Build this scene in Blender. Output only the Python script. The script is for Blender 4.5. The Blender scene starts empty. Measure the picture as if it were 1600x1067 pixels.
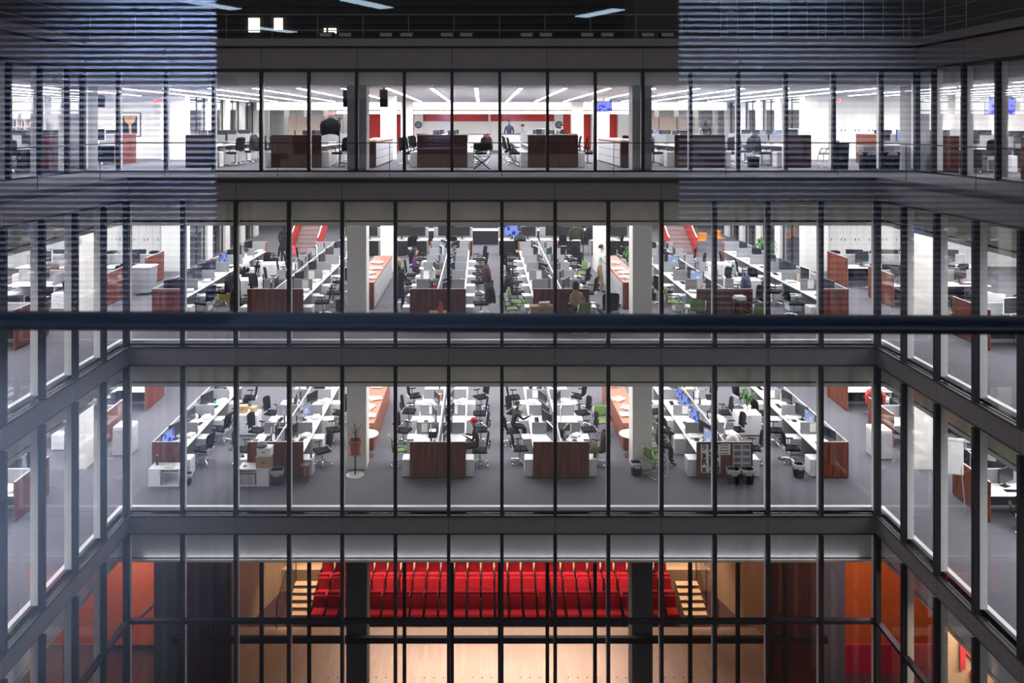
import bpy, bmesh, math, random
from mathutils import Vector, Matrix
RND = random.Random(11)
S = bpy.context.scene
COL = S.collection
PI = math.pi
CZ, CX, F = 10.96, -0.58, 1255.0          # eye height, eye x, focal length in pixels
Z1, Z2, Z3, Z0 = 0.0, 4.75, 9.5, -7.15    # finished floors
D, D2 = 22.65, 25.27                      # courtyard glass, set-back glass of the top floor
MOD = 1.498
def P(px, py, z):
    y = (CZ - z) * F / (py - 196.0)
    return (CX + (px - 752.0) * y / F, y, z)
def XA(px, y): return CX + (px - 752.0) * y / F
def ZA(py, y): return CZ - (py - 196.0) * y / F
# ---------------------------------------------------------------- materials
MATS = {}
def nodes(name):
    m = bpy.data.materials.new(name); m.use_nodes = True
    nt = m.node_tree; nt.nodes.clear()
    o = nt.nodes.new('ShaderNodeOutputMaterial')
    MATS[name] = m
    return m, nt, o
def mat(name, c, rough=0.5, metal=0.0, var=0.06, scale=6.0, spec=0.4, bump=0.0, stretch=None):
    m, nt, o = nodes(name)
    b = nt.nodes.new('ShaderNodeBsdfPrincipled')
    b.inputs['Roughness'].default_value = rough; b.inputs['Metallic'].default_value = metal
    b.inputs['Specular IOR Level'].default_value = spec
    tc = nt.nodes.new('ShaderNodeTexCoord'); mp = nt.nodes.new('ShaderNodeMapping')
    if stretch: mp.inputs['Scale'].default_value = stretch
    nz = nt.nodes.new('ShaderNodeTexNoise'); nz.inputs['Scale'].default_value = scale; nz.inputs['Detail'].default_value = 3
    cr = nt.nodes.new('ShaderNodeValToRGB')
    cr.color_ramp.elements[0].position = 0.3; cr.color_ramp.elements[1].position = 0.7
    cr.color_ramp.elements[0].color = (*[max(0, x * (1 - var)) for x in c], 1)
    cr.color_ramp.elements[1].color = (*[min(1, x * (1 + var)) for x in c], 1)
    L = nt.links.new
    L(tc.outputs['Object'], mp.inputs[0]); L(mp.outputs[0], nz.inputs['Vector']); L(nz.outputs['Fac'], cr.inputs[0])
    L(cr.outputs[0], b.inputs['Base Color']); L(b.outputs[0], o.inputs[0])
    if bump:
        bp = nt.nodes.new('ShaderNodeBump'); bp.inputs['Strength'].default_value = bump
        L(nz.outputs['Fac'], bp.inputs['Height']); L(bp.outputs[0], b.inputs['Normal'])
    return m
def emit(name, c, s):
    m, nt, o = nodes(name)
    e = nt.nodes.new('ShaderNodeEmission'); e.inputs[0].default_value = (*c, 1); e.inputs[1].default_value = s
    nt.links.new(e.outputs[0], o.inputs[0]); return m
def screen_mat(name, c1, c2, s, scale):
    m, nt, o = nodes(name)
    tc = nt.nodes.new('ShaderNodeTexCoord'); v = nt.nodes.new('ShaderNodeTexVoronoi'); v.inputs['Scale'].default_value = scale
    cr = nt.nodes.new('ShaderNodeValToRGB'); cr.color_ramp.elements[0].color = (*c1, 1); cr.color_ramp.elements[1].color = (*c2, 1)
    cr.color_ramp.interpolation = 'CONSTANT'; cr.color_ramp.elements[1].position = 0.4
    e = nt.nodes.new('ShaderNodeEmission'); e.inputs[1].default_value = s; L = nt.links.new
    L(tc.outputs['Object'], v.inputs['Vector']); L(v.outputs['Color'], cr.inputs[0]); L(cr.outputs[0], e.inputs[0]); L(e.outputs[0], o.inputs[0])
    return m
def glass_mat(name, tint=(0.95, 0.96, 0.96), ior=1.5):
    m, nt, o = nodes(name)
    t = nt.nodes.new('ShaderNodeBsdfTransparent'); t.inputs[0].default_value = (*tint, 1)
    g = nt.nodes.new('ShaderNodeBsdfGlossy'); g.inputs['Roughness'].default_value = 0.0
    fr = nt.nodes.new('ShaderNodeFresnel'); ge = nt.nodes.new('ShaderNodeNewGeometry')
    mr = nt.nodes.new('ShaderNodeMapRange'); mr.inputs['To Min'].default_value = ior; mr.inputs['To Max'].default_value = 1 / ior
    mx = nt.nodes.new('ShaderNodeMixShader'); L = nt.links.new
    L(ge.outputs['Backfacing'], mr.inputs['Value']); L(mr.outputs[0], fr.inputs['IOR'])
    L(fr.outputs[0], mx.inputs[0]); L(t.outputs[0], mx.inputs[1]); L(g.outputs[0], mx.inputs[2]); L(mx.outputs[0], o.inputs[0])
    return m
def plank_mat(name, c, scale, rough=0.4, dark=0.75, rot=0):
    m, nt, o = nodes(name); L = nt.links.new
    b = nt.nodes.new('ShaderNodeBsdfPrincipled'); b.inputs['Roughness'].default_value = rough
    tc = nt.nodes.new('ShaderNodeTexCoord'); mp = nt.nodes.new('ShaderNodeMapping'); mp.inputs['Rotation'].default_value = (0, 0, rot)
    br = nt.nodes.new('ShaderNodeTexBrick'); br.inputs['Scale'].default_value = scale; br.inputs['Mortar Size'].default_value = 0.006
    br.inputs['Brick Width'].default_value = 1.6; br.inputs['Row Height'].default_value = 0.16
    br.inputs['Color1'].default_value = (*c, 1); br.inputs['Color2'].default_value = (*[x * 0.88 for x in c], 1)
    br.inputs['Mortar'].default_value = (*[x * dark for x in c], 1)
    L(tc.outputs['Object'], mp.inputs[0]); L(mp.outputs[0], br.inputs['Vector']); L(br.outputs[0], b.inputs['Base Color']); L(b.outputs[0], o.inputs[0])
    return m
mat('carpet', (0.148, 0.142, 0.162), 0.95, var=0.22, scale=26, spec=0.1)
mat('white', (0.8, 0.8, 0.81), 0.45, var=0.02)
mat('wall_white', (0.78, 0.77, 0.74), 0.7, var=0.02)
mat('column_white', (0.86, 0.83, 0.77), 0.6, var=0.04, scale=3)
mat('ceiling', (0.62, 0.61, 0.64), 0.8, var=0.02)
mat('grey_fabric', (0.27, 0.275, 0.295), 0.9, var=0.06, scale=40)
mat('divider_grey', (0.33, 0.33, 0.345), 0.6, var=0.04)
mat('light_grey', (0.52, 0.52, 0.54), 0.5, var=0.03)
mat('silver', (0.55, 0.55, 0.56), 0.35, metal=0.3, var=0.04)
mat('chrome', (0.7, 0.7, 0.72), 0.2, metal=0.9, var=0.02)
mat('black', (0.008, 0.008, 0.009), 0.5, var=0.1, spec=0.2)
mat('mesh_black', (0.0075, 0.0075, 0.009), 0.85, var=0.3, scale=60, spec=0.15)
mat('skirt_black', (0.012, 0.012, 0.015), 0.7, var=0.1)
mat('bezel', (0.02, 0.02, 0.022), 0.35, var=0.1)
mat('screen_off', (0.02, 0.021, 0.026), 0.15, var=0.1)
mat('wood_red', (0.155, 0.038, 0.018), 0.5, var=0.55, scale=2.5, stretch=(9, 9, 0.6), spec=0.15)
mat('wood_brown', (0.06, 0.022, 0.015), 0.5, var=0.3, scale=3, stretch=(8, 8, 0.7), spec=0.3)
mat('wood_orange', (0.33, 0.095, 0.04), 0.35, var=0.12, scale=3, stretch=(8, 0.7, 8))
mat('wood_tan', (0.5, 0.3, 0.16), 0.5, var=0.12, scale=4)
mat('kraft', (0.45, 0.28, 0.15), 0.8, var=0.08)
mat('terracotta', (0.33, 0.1, 0.05), 0.7, var=0.12)
mat('soil', (0.03, 0.02, 0.015), 0.9)
mat('leaf', (0.06, 0.16, 0.035), 0.6, var=0.35, scale=12)
mat('leaf_pale', (0.22, 0.27, 0.12), 0.6, var=0.3, scale=12)
mat('bark', (0.05, 0.03, 0.02), 0.9)
mat('green_fabric', (0.13, 0.22, 0.06), 0.85, var=0.12, scale=30)
mat('pink', (0.8, 0.1, 0.2), 0.7); mat('red_paint', (0.5, 0.03, 0.02), 0.45, var=0.06)
mat('red_wall', (0.62, 0.045, 0.04), 0.6, var=0.05)
mat('red_seat', (0.42, 0.004, 0.012), 0.85, var=0.15, scale=20)
mat('orange_wall', (0.6, 0.14, 0.02), 0.7, var=0.06); mat('crimson', (0.42, 0.012, 0.05), 0.8, var=0.08)
mat('orange_plastic', (0.75, 0.3, 0.03), 0.4); mat('yellow', (0.75, 0.5, 0.06), 0.6); mat('blue_plastic', (0.02, 0.05, 0.28), 0.45)
mat('teal', (0.05, 0.4, 0.4), 0.5); mat('paper', (0.82, 0.81, 0.78), 0.8, var=0.03); mat('newsprint', (0.62, 0.6, 0.56), 0.85, var=0.25, scale=18)
mat('spandrel', (0.145, 0.13, 0.138), 0.55, var=0.06, scale=3); mat('spandrel_dark', (0.03, 0.03, 0.034), 0.5)
mat('mullion', (0.022, 0.022, 0.027), 0.5, spec=0.25); mat('mullion_inner', (0.86, 0.85, 0.84), 0.5, var=0.03)
mat('bulkhead', (0.66, 0.6, 0.5), 0.8, var=0.12, scale=2); mat('bulkhead_light', (0.66, 0.65, 0.68), 0.8, var=0.04)  # bulkhead_light: reflections on the lobby bulkhead put into its paler colour
mat('soffit', (0.72, 0.7, 0.65), 0.8, var=0.04); mat('roof_dark', (0.02, 0.02, 0.024), 0.8, var=0.2, scale=2)
mat('roof_brown', (0.05, 0.042, 0.045), 0.85, var=0.1); mat('rail_blue', (0.03, 0.05, 0.085), 0.4, var=0.05)
mat('wire', (0.2, 0.2, 0.21), 0.4, metal=0.4); mat('concrete_dark', (0.09, 0.095, 0.1), 0.85, var=0.1)
mat('stage_edge', (0.01, 0.008, 0.008), 0.7); mat('pit', (0.02, 0.014, 0.012), 0.9)
mat('tread', (0.3, 0.24, 0.25), 0.6, var=0.05); mat('riser', (0.42, 0.34, 0.33), 0.6, var=0.05)
mat('lobby_floor', (0.06, 0.025, 0.03), 0.5, var=0.1); mat('wall_tan', (0.62, 0.5, 0.42), 0.7, var=0.03)
mat('wall_grey', (0.3, 0.3, 0.32), 0.7, var=0.05); mat('dark_fabric', (0.014, 0.014, 0.018), 0.95, var=0.3, scale=18)
mat('olive_fabric', (0.035, 0.034, 0.024), 0.95, var=0.3, scale=18); mat('brown_fabric', (0.05, 0.018, 0.018), 0.95, var=0.3, scale=18)
mat('beige_fabric', (0.45, 0.3, 0.2), 0.95, var=0.15, scale=18); mat('plastic_bag', (0.55, 0.5, 0.52), 0.4, var=0.15)
mat('skin', (0.52, 0.29, 0.21), 0.6, var=0.04); mat('hair_dark', (0.02, 0.013, 0.01), 0.6, var=0.2, scale=30); mat('hair_blonde', (0.42, 0.25, 0.1), 0.6, var=0.2, scale=30)
mat('cloth_white', (0.7, 0.7, 0.7), 0.9); mat('cloth_mint', (0.42, 0.55, 0.5), 0.9); mat('cloth_khaki', (0.3, 0.2, 0.09), 0.9)
mat('cloth_purple', (0.09, 0.02, 0.1), 0.9); mat('cloth_black', (0.012, 0.012, 0.016), 0.9); mat('cloth_jean', (0.04, 0.05, 0.09), 0.9); mat('cloth_grey', (0.2, 0.2, 0.22), 0.9)
mat('cap_red', (0.55, 0.02, 0.04), 0.8); mat('near_floor', (0.13, 0.13, 0.14), 0.7, var=0.1); mat('gold', (0.5, 0.32, 0.16), 0.5, var=0.2); mat('blind_white', (0.75, 0.78, 0.85), 0.6, var=0.02)
plank_mat('stage_wood', (0.68, 0.46, 0.36), 1.0, 0.35, 0.8, PI / 2); plank_mat('wood_peach', (0.6, 0.4, 0.27), 0.8, 0.5, 0.85)
glass_mat('glass'); glass_mat('rail_glass', (0.97, 0.98, 0.98))
emit('light_strip', (1, 0.95, 0.98), 70); emit('cove', (1, 0.97, 0.98), 7); emit('exit_red', (1, 0.03, 0.05), 5)
emit('near_lamp', (0.6, 0.8, 1), 9); emit('warm_window', (1, 0.86, 0.66), 2.2); emit('downlight', (1, 0.97, 0.9), 12)
screen_mat('screen_blue', (0.03, 0.06, 0.75), (0.35, 0.45, 1.0), 1.0, 9); screen_mat('screen_white', (0.75, 0.82, 1.0), (0.4, 0.5, 0.8), 1.0, 7)
screen_mat('screen_tv', (0.08, 0.08, 0.8), (0.3, 0.35, 1.0), 1.3, 7)
# ---------------------------------------------------------------- mesh builder
class MB:
    def __init__(s): s.v = []; s.f = []
    def box(s, x0, y0, z0, x1, y1, z1):
        b = len(s.v)
        s.v += [(x0, y0, z0), (x1, y0, z0), (x1, y1, z0), (x0, y1, z0), (x0, y0, z1), (x1, y0, z1), (x1, y1, z1), (x0, y1, z1)]
        s.f += [tuple(b + i for i in q) for q in ((3, 2, 1, 0), (4, 5, 6, 7), (0, 1, 5, 4), (1, 2, 6, 5), (2, 3, 7, 6), (3, 0, 4, 7))]
        return s
    def cb(s, c, d, M=None):
        b = len(s.v)
        s.box(-d[0] / 2, -d[1] / 2, -d[2] / 2, d[0] / 2, d[1] / 2, d[2] / 2)
        for i in range(b, b + 8):
            q = Vector(s.v[i])
            if M is not None: q = M @ q
            s.v[i] = tuple(q + Vector(c))
        return s
    def prism(s, poly, a, b, axis='z'):
        n = len(poly); k = len(s.v)
        for t in (a, b):
            for (u, w) in poly: s.v.append((u, w, t) if axis == 'z' else ((u, t, w) if axis == 'y' else (t, u, w)))
        s.f.append(tuple(k + i for i in reversed(range(n)))); s.f.append(tuple(k + n + i for i in range(n)))
        for i in range(n): s.f.append((k + i, k + (i + 1) % n, k + n + (i + 1) % n, k + n + i))
        return s
    def tube(s, pts, r, n=6, cap=True):
        pts = [Vector(p) for p in pts]; k0 = len(s.v); rr = r if isinstance(r, (list, tuple)) else [r] * len(pts)
        for i, p in enumerate(pts):
            d = (pts[min(i + 1, len(pts) - 1)] - pts[max(i - 1, 0)]).normalized()
            u = d.cross(Vector((0, 0, 1)) if abs(d.z) < 0.9 else Vector((1, 0, 0))).normalized(); w = d.cross(u)
            for j in range(n):
                a = 2 * PI * j / n
                s.v.append(tuple(p + (u * math.cos(a) + w * math.sin(a)) * rr[i]))
        for i in range(len(pts) - 1):
            for j in range(n):
                s.f.append((k0 + i * n + j, k0 + i * n + (j + 1) % n, k0 + (i + 1) * n + (j + 1) % n, k0 + (i + 1) * n + j))
        if cap:
            s.f.append(tuple(k0 + j for j in reversed(range(n)))); e = k0 + (len(pts) - 1) * n
            s.f.append(tuple(e + j for j in range(n)))
        return s
    def lathe(s, prof, n=16, c=(0, 0, 0), sq=0.0):
        k = len(s.v)
        for (r, z) in prof:
            for j in range(n):
                a = 2 * PI * j / n; q = 1.0
                if sq: q = 1 + sq * (min(1 / max(abs(math.cos(a)), 1e-6), 1 / max(abs(math.sin(a)), 1e-6)) - 1)
                s.v.append((c[0] + r * q * math.cos(a), c[1] + r * q * math.sin(a), c[2] + z))
        for i in range(len(prof) - 1):
            for j in range(n): s.f.append((k + i * n + j, k + i * n + (j + 1) % n, k + (i + 1) * n + (j + 1) % n, k + (i + 1) * n + j))
        s.f.append(tuple(k + j for j in reversed(range(n)))); e = k + (len(prof) - 1) * n
        s.f.append(tuple(e + j for j in range(n)))
        return s
    def grid(s, fn, nu, nv, th=0.0):
        k = len(s.v)
        for i in range(nu + 1):
            for j in range(nv + 1): s.v.append(tuple(fn(i / nu, j / nv)))
        q = lambda i, j: k + i * (nv + 1) + j
        for i in range(nu):
            for j in range(nv): s.f.append((q(i, j), q(i + 1, j), q(i + 1, j + 1), q(i, j + 1)))
        return s
    def mesh(s, name, m, bevel=0.0, smooth=False, solid=0.0):
        me = bpy.data.meshes.new(name); me.from_pydata(s.v, [], s.f)
        bm = bmesh.new(); bm.from_mesh(me)
        if solid:
            bmesh.ops.recalc_face_normals(bm, faces=bm.faces[:])
            bmesh.ops.solidify(bm, geom=bm.faces[:], thickness=solid)
        bmesh.ops.recalc_face_normals(bm, faces=bm.faces[:])
        if bevel: bmesh.ops.bevel(bm, geom=bm.edges[:], offset=bevel, segments=2, profile=0.5, affect='EDGES', clamp_overlap=True)
        bm.to_mesh(me); bm.free()
        if smooth:
            for p in me.polygons: p.use_smooth = True
        for x in (m if isinstance(m, (list, tuple)) else [m]): me.materials.append(MATS[x])
        return me
def obj(name, me, parent=None, loc=(0, 0, 0), rz=0.0, label=None):
    o = bpy.data.objects.new(name, me); COL.objects.link(o)
    o.location = loc; o.rotation_euler = (0, 0, rz)
    if parent is not None: o.parent = parent
    if label: o['label'] = label
    return o
def tag(o, label, cat, group=None):
    o['label'] = label; o['category'] = cat
    if group: o['group'] = group
    return o
def thing(name, label, cat, loc, rz=0.0, group=None):
    return tag(obj(name, None, None, loc, rz), label, cat, group)
def struct(name, mb, m, loc=(0, 0, 0), rz=0.0, parent=None, bevel=0.0):
    o = obj(name, mb.mesh(name, m, bevel) if isinstance(mb, MB) else mb, parent, loc, rz)
    if parent is None: o['kind'] = 'structure'
    return o
class Proto:
    """A kind of thing: its parts (name, mesh, [sub-parts]); the first placed is built, the rest are copies of it and of each part."""
    def __init__(s, name, cat, parts): s.name, s.cat, s.parts, s.first = name, cat, parts, None
    def put(s, label, loc, rz=0.0, group=None, sc=None):
        if len(s.parts) == 1 and not s.parts[0][2:]:
            o = obj(s.name, s.parts[0][1], None, loc, rz) if s.first is None else s.first.copy()
            if s.first is not None: COL.objects.link(o)
            kids = []
        else:
            if s.first is None:
                o = obj(s.name, None, None, loc, rz)
                for p in s.parts:
                    q = obj(p[0], p[1], o)
                    if len(p) > 3: q['label'] = p[3]
                    for c in (p[2] if len(p) > 2 else []): obj(c[0], c[1], q)
            else:
                o = s.first.copy(); COL.objects.link(o)
                for ch in s.kids:
                    c = ch[0].copy(); COL.objects.link(c); c.parent = o
                    for g in ch[1]:
                        d = g.copy(); COL.objects.link(d); d.parent = c
        o.location = loc; o.rotation_euler = (0, 0, rz)
        if sc: o.scale = sc
        tag(o, label, s.cat, group)
        if s.first is None:
            s.first = o; s.kids = [] if len(s.parts) == 1 and not s.parts[0][2:] else [(c, list(c.children)) for c in o.children]
        elif not group and 'group' in o: del o['group']
        return o
NUM = {}
def nm(k):
    NUM[k] = NUM.get(k, 0) + 1
    return '%s_%d' % (k, NUM[k])
ORD = ['first', 'second', 'third', 'fourth', 'fifth', 'sixth', 'seventh', 'eighth', 'ninth', 'tenth', 'eleventh', 'twelfth', 'thirteenth', 'fourteenth', 'fifteenth', 'sixteenth', 'seventeenth', 'eighteenth', 'nineteenth', 'twentieth',
       'twenty-first', 'twenty-second', 'twenty-third', 'twenty-fourth', 'twenty-fifth', 'twenty-sixth', 'twenty-seventh', 'twenty-eighth', 'twenty-ninth', 'thirtieth']
FLOOR = {1: 'lower floor', 2: 'middle floor', 3: 'top floor'}
FZ = {1: Z1, 2: Z2, 3: Z3}
# ---------------------------------------------------------------- the building
XW, XT = 10.57, 13.1
YF, YB = 9.0, 52.0
def ushape(xw, yd, yb=YB): return [(-26, YF), (-xw, YF), (-xw, yd), (xw, yd), (xw, YF), (26, YF), (26, yb), (-26, yb)]
struct('floor_lower', MB().prism(ushape(XW, D), -0.25, 0.0), 'carpet')
struct('floor_middle', MB().prism(ushape(XW, D), Z2 - 0.25, Z2), 'carpet')
struct('floor_top', MB().prism(ushape(XW, D), Z3 - 0.25, Z3), 'carpet')
struct('floor_lobby', MB().prism([(-26, 9), (26, 9), (26, 40), (-26, 40)], Z0 - 0.5, Z0 - 0.25), 'lobby_floor')
struct('ceiling_lower', MB().prism(ushape(XW + 0.6, D + 0.6), 3.45, 3.6), 'ceiling')
struct('ceiling_middle', MB().prism(ushape(XW + 0.6, D + 0.6), Z2 + 3.33, Z2 + 3.48), 'ceiling')
struct('ceiling_top', MB().prism(ushape(XT + 0.45, D2 + 0.45), Z3 + 2.74, Z3 + 2.9), 'ceiling')
struct('ceiling_lobby', MB().prism(ushape(XW + 0.5, D + 0.5, 40), -1.62, -1.5), 'spandrel_dark')
for nme, zb, zt, m in (('lower', Z1, 3.45, 'wall_grey'), ('middle', Z2, Z2 + 3.33, 'wall_white'), ('top', Z3, Z3 + 2.74, 'wall_white')):
    struct('wall_back_' + nme, MB().box(-26, YB - 0.2, zb, 26, YB, zt), m)
    struct('wall_left_' + nme, MB().box(-26.2, YF, zb, -26, YB, zt), m)
    struct('wall_right_' + nme, MB().box(26, YF, zb, 26.2, YB, zt), m)
# facades: local x runs along the glass, local y points indoors
SM = {'left': 1.485, 'right': 1.532}
FACES = {'back': (0.0, lambda s: (s, D)), 'left': (PI / 2, lambda s: (-XW, D - s)), 'right': (-PI / 2, lambda s: (XW, D - s))}
FACES3 = {'back': (0.0, lambda s: (s, D2)), 'left': (PI / 2, lambda s: (-XT, D2 - s)), 'right': (-PI / 2, lambda s: (XT, D2 - s))}
MC = {}
def mullion(xy, rz, zb, zt, w=0.094, inner=True):
    key = (round(zt - zb, 3), w, inner)
    if key not in MC:
        h = zt - zb
        MC[key] = (MB().box(-w / 2, -0.11, 0, w / 2, 0.03, h).mesh('mullion_cap', 'mullion'), MB().box(-w * 0.33, 0.035, 0.1, w * 0.33, 0.21, h - 0.02).mesh('mullion_post', 'mullion_inner'))
    o = struct(nm('trim'), MC[key][0], None, (*xy, zb), rz)
    if inner: obj('mullion_post', MC[key][1], o)
WC = {}
def pane(xy, rz, w, zb, zt):
    key = (round(w, 3), round(zt - zb, 3))
    if key not in WC: WC[key] = MB().box(-w / 2, 0.0, 0, w / 2, 0.024, zt - zb).mesh('window_pane', 'glass')
    struct(nm('window'), WC[key], None, (*xy, zb), rz)
def panel(face, s0, s1, zb, zt, m='spandrel', y0=-0.05, y1=0.3, name='trim', faces=None, gap=0.006):
    rz, f = (faces or FACES)[face]
    w = s1 - s0 - 2 * gap; sg = 1
    xy = f((s0 + s1) / 2)
    return struct(nm(name), MB().box(-w / 2, y0, 0, w / 2, y1, zt - zb), m, (*xy, zb), rz)
SB = [-XW] + [MOD * k for k in (-5, -3, -1, 1, 3, 5)] + [XW]
SIDE = [MOD * k for k in range(0, 9)]
SSD = [MOD * k for k in (0, 2, 4, 6, 8)]
def storey(zb, zt, transom=None):
    """One storey of courtyard glass: a mullion and a pane for every bay."""
    xs = [-XW] + [MOD * k for k in range(-6, 7)] + [XW]
    for k in range(-6, 7): mullion((MOD * k, D), 0.0, zb, zt)
    for s in (-1, 1): mullion((s * XW, D), 0.0, zb, zt, 0.15)
    for a, b in zip(xs, xs[1:]): pane(((a + b) / 2, D), 0.0, b - a - 0.094, zb + 0.03, zt - 0.03)
    for face in ('left', 'right'):
        rz, f = FACES[face]
        m = SM[face]
        for j in range(1, 9): mullion(f(m * j), rz, zb, zt)
        for j in range(8): pane(f(m * (j + 0.5)), rz, m - 0.094, zb + 0.03, zt - 0.03)
    if transom is not None:
        panel('back', -XW, XW, transom - 0.05, transom + 0.05, 'mullion', -0.08, 0.08)
        for face in ('left', 'right'): panel(face, 0, SIDE[-1], transom - 0.05, transom + 0.05, 'mullion', -0.08, 0.08)
def band(zb, zt):
    for a, b in zip(SB, SB[1:]): panel('back', a, b, zb + 0.06, zt - 0.05)
    for face in ('left', 'right'):
        for a, b in zip(SSD, SSD[1:]): panel(face, a * SM[face] / MOD, b * SM[face] / MOD, zb + 0.06, zt - 0.05)
        panel(face, 0, SIDE[-1], zb, zb + 0.055, 'spandrel_dark', -0.02, 0.3)
        panel(face, 0, SIDE[-1], zt - 0.045, zt, 'mullion', -0.1, 0.3)
    panel('back', -XW, XW, zb, zb + 0.055, 'spandrel_dark', -0.02, 0.3)
    panel('back', -XW, XW, zt - 0.045, zt, 'mullion', -0.1, 0.3)
def sill(z, lip=0.1):
    panel('back', -XW, XW, z, z + lip, 'white', 0.22, 0.34)
    for face in ('left', 'right'): panel(face, -0.3, SIDE[-1], z, z + lip, 'white', 0.22, 0.34)
def drop(zt, zb, m='bulkhead', mb='soffit', mt='stage_edge'):
    """The dropped edge of the ceiling just inside the glass: a deep face, a dark reveal and a pale lip."""
    for face, a, b in (('back', -XW - 0.45, XW + 0.45), ('left', -0.45, SIDE[-1]), ('right', -0.45, SIDE[-1])):
        panel(face, a, b, zb + 0.16, zt, m, 0.42, 0.5)
        panel(face, a, b, zb + 0.1, zb + 0.16, mt, 0.47, 0.6)
        panel(face, a, b, zb, zb + 0.1, mb, 0.44, 0.6)
storey(Z2, 8.81); storey(Z1, 4.17); storey(-9.2, -0.574, -3.01)
band(8.81, 9.4); band(4.17, 4.75); band(-0.574, 0.0)
sill(Z2); sill(Z1)
drop(8.81, 8.08); drop(4.17, 3.45); drop(-0.574, -1.6, 'bulkhead_light', 'bulkhead')
for f_ in ('back', 'left', 'right'): panel(f_, -XW if f_ == 'back' else 0, XW if f_ == 'back' else SIDE[-1], 9.4, 9.46, 'spandrel_dark', -0.03, 0.3)
# top storey, set back behind a terrace
xs3 = [-XT] + [MOD * k for k in range(-8, 9)] + [XT]
for k in range(-8, 9): mullion((MOD * k, D2), 0.0, Z3, 12.66)
for s in (-1, 1): mullion((s * XT, D2), 0.0, Z3, 12.66, 0.15)
for a, b in zip(xs3, xs3[1:]): pane(((a + b) / 2, D2), 0.0, b - a - 0.094, Z3 + 0.06, 12.63)
for face in ('left', 'right'):
    rz, f = FACES3[face]
    js = [1.07 + MOD * j for j in range(0, 6)]
    for s in js: mullion(f(s), rz, Z3, 12.66)
    for a, b in zip([0] + js, js): pane(f((a + b) / 2), rz, b - a - 0.094, Z3 + 0.06, 12.63)
S3 = [-XT] + [MOD * k for k in (-7, -5, -3, -1, 1, 3, 5, 7)] + [XT]
for a, b in zip(S3, S3[1:]): panel('back', a, b, 12.74, 13.38, faces=FACES3, m='spandrel')
panel('back', -XT, XT, 12.66, 12.735, 'mullion', -0.09, 0.3, faces=FACES3); panel('back', -XT, XT, 13.385, 13.44, 'spandrel_dark', 0.0, 0.3, faces=FACES3)
panel('back', -XT, XT, 13.445, 13.68, 'spandrel', -0.16, 0.4, faces=FACES3); panel('back', -XT, XT, Z3, Z3 + 0.055, 'mullion', -0.08, 0.14, faces=FACES3)
for face in ('left', 'right'):
    for a, b in zip((0, 2.57, 5.57, 8.56), (2.57, 5.57, 8.56, 12)): panel(face, a, b, 12.74, 13.38, faces=FACES3, m='spandrel')
    panel(face, 0, 12, 12.66, 12.735, 'mullion', -0.09, 0.3, faces=FACES3); panel(face, 0, 12, 13.385, 13.44, 'spandrel_dark', 0, 0.3, faces=FACES3)
    panel(face, -0.16, 12, 13.445, 13.68, 'spandrel', -0.16, 0.4, faces=FACES3); panel(face, 0, 12, Z3, Z3 + 0.055, 'mullion', -0.08, 0.14, faces=FACES3)
    panel(face, -0.45, 12, 12.24, 12.66, 'bulkhead_light', 0.36, 0.44, faces=FACES3)
panel('back', -XT - 0.4, XT + 0.4, 12.24, 12.66, 'bulkhead_light', 0.36, 0.44, faces=FACES3)
# columns
def column(x, y, zb, zt, m='column_white', w=0.62, d=0.66): struct(nm('column'), MB().box(-w / 2, -d / 2, 0, w / 2, d / 2, zt - zb), m, (x, y, zb), bevel=0.012)
for x in (-4.55, 4.55, -13.5, 13.5):
    for y in (25.9, 34.4) + ((17.0,) if abs(x) > 10 else ()):
        if abs(x) > 10 and y > 30: continue
        column(x, y, Z2, Z2 + 3.33)
        if y < 30: column(x, y, Z1, 3.45)
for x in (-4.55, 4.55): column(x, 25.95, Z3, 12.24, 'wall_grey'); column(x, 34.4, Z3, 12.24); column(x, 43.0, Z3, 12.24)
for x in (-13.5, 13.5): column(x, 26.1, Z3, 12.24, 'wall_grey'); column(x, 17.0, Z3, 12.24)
for x in (-4.55, 4.55, -10.65, 10.65): column(x, 25.9, -9.2, -1.62, 'concrete_dark', 0.66 if abs(x) < 9 else 0.72)
# stair and lift cores beyond the desks
for s, nme in ((-1, 'left'), (1, 'right')):
    for fl, zt in ((2, Z2 + 3.33), (3, 12.24)):
        z = FZ[fl]; q = '%s_%s' % (nme, 'middle' if fl == 2 else 'top')
        b = MB(); b.box(min(s * 13.2, s * 14.2), 34.2, z, max(s * 13.2, s * 14.2), 34.8, zt); struct('wall_core_' + q, b, 'wall_white')
        struct('wall_corebank_' + q, MB().box(min(s * 14.2, s * 25.9), 35.35, z, max(s * 14.2, s * 25.9), 35.5, zt), 'wall_white')
        struct('wall_office_' + q, MB().box(min(s * 17.0, s * 17.2), 35.5, z, max(s * 17.0, s * 17.2), 50, zt), 'wall_white')
        for i, y in enumerate((34.8, 37.4, 40.0, 42.6, 45.2)):
            if i: struct(nm('wall_pier'), MB().box(min(s * 13.2, s * 13.5), y - 0.35, z, max(s * 13.2, s * 13.5), y + 0.35, zt), 'wall_white')
            if i < 4:
                y0 = y + (0.35 if i else 0.0)
                w = struct(nm('window'), MB().box(s * 13.35 - 0.012, y0, z + 0.02, s * 13.35 + 0.012, y + 2.25, zt - 0.02), 'glass')
                for yy in (y0 + 0.03, y + 1.2, y + 2.2): obj('frame', MB().box(s * 13.35 - 0.03, yy - 0.025, z, s * 13.35 + 0.03, yy + 0.025, zt).mesh('frame', 'mullion'), w)
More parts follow.
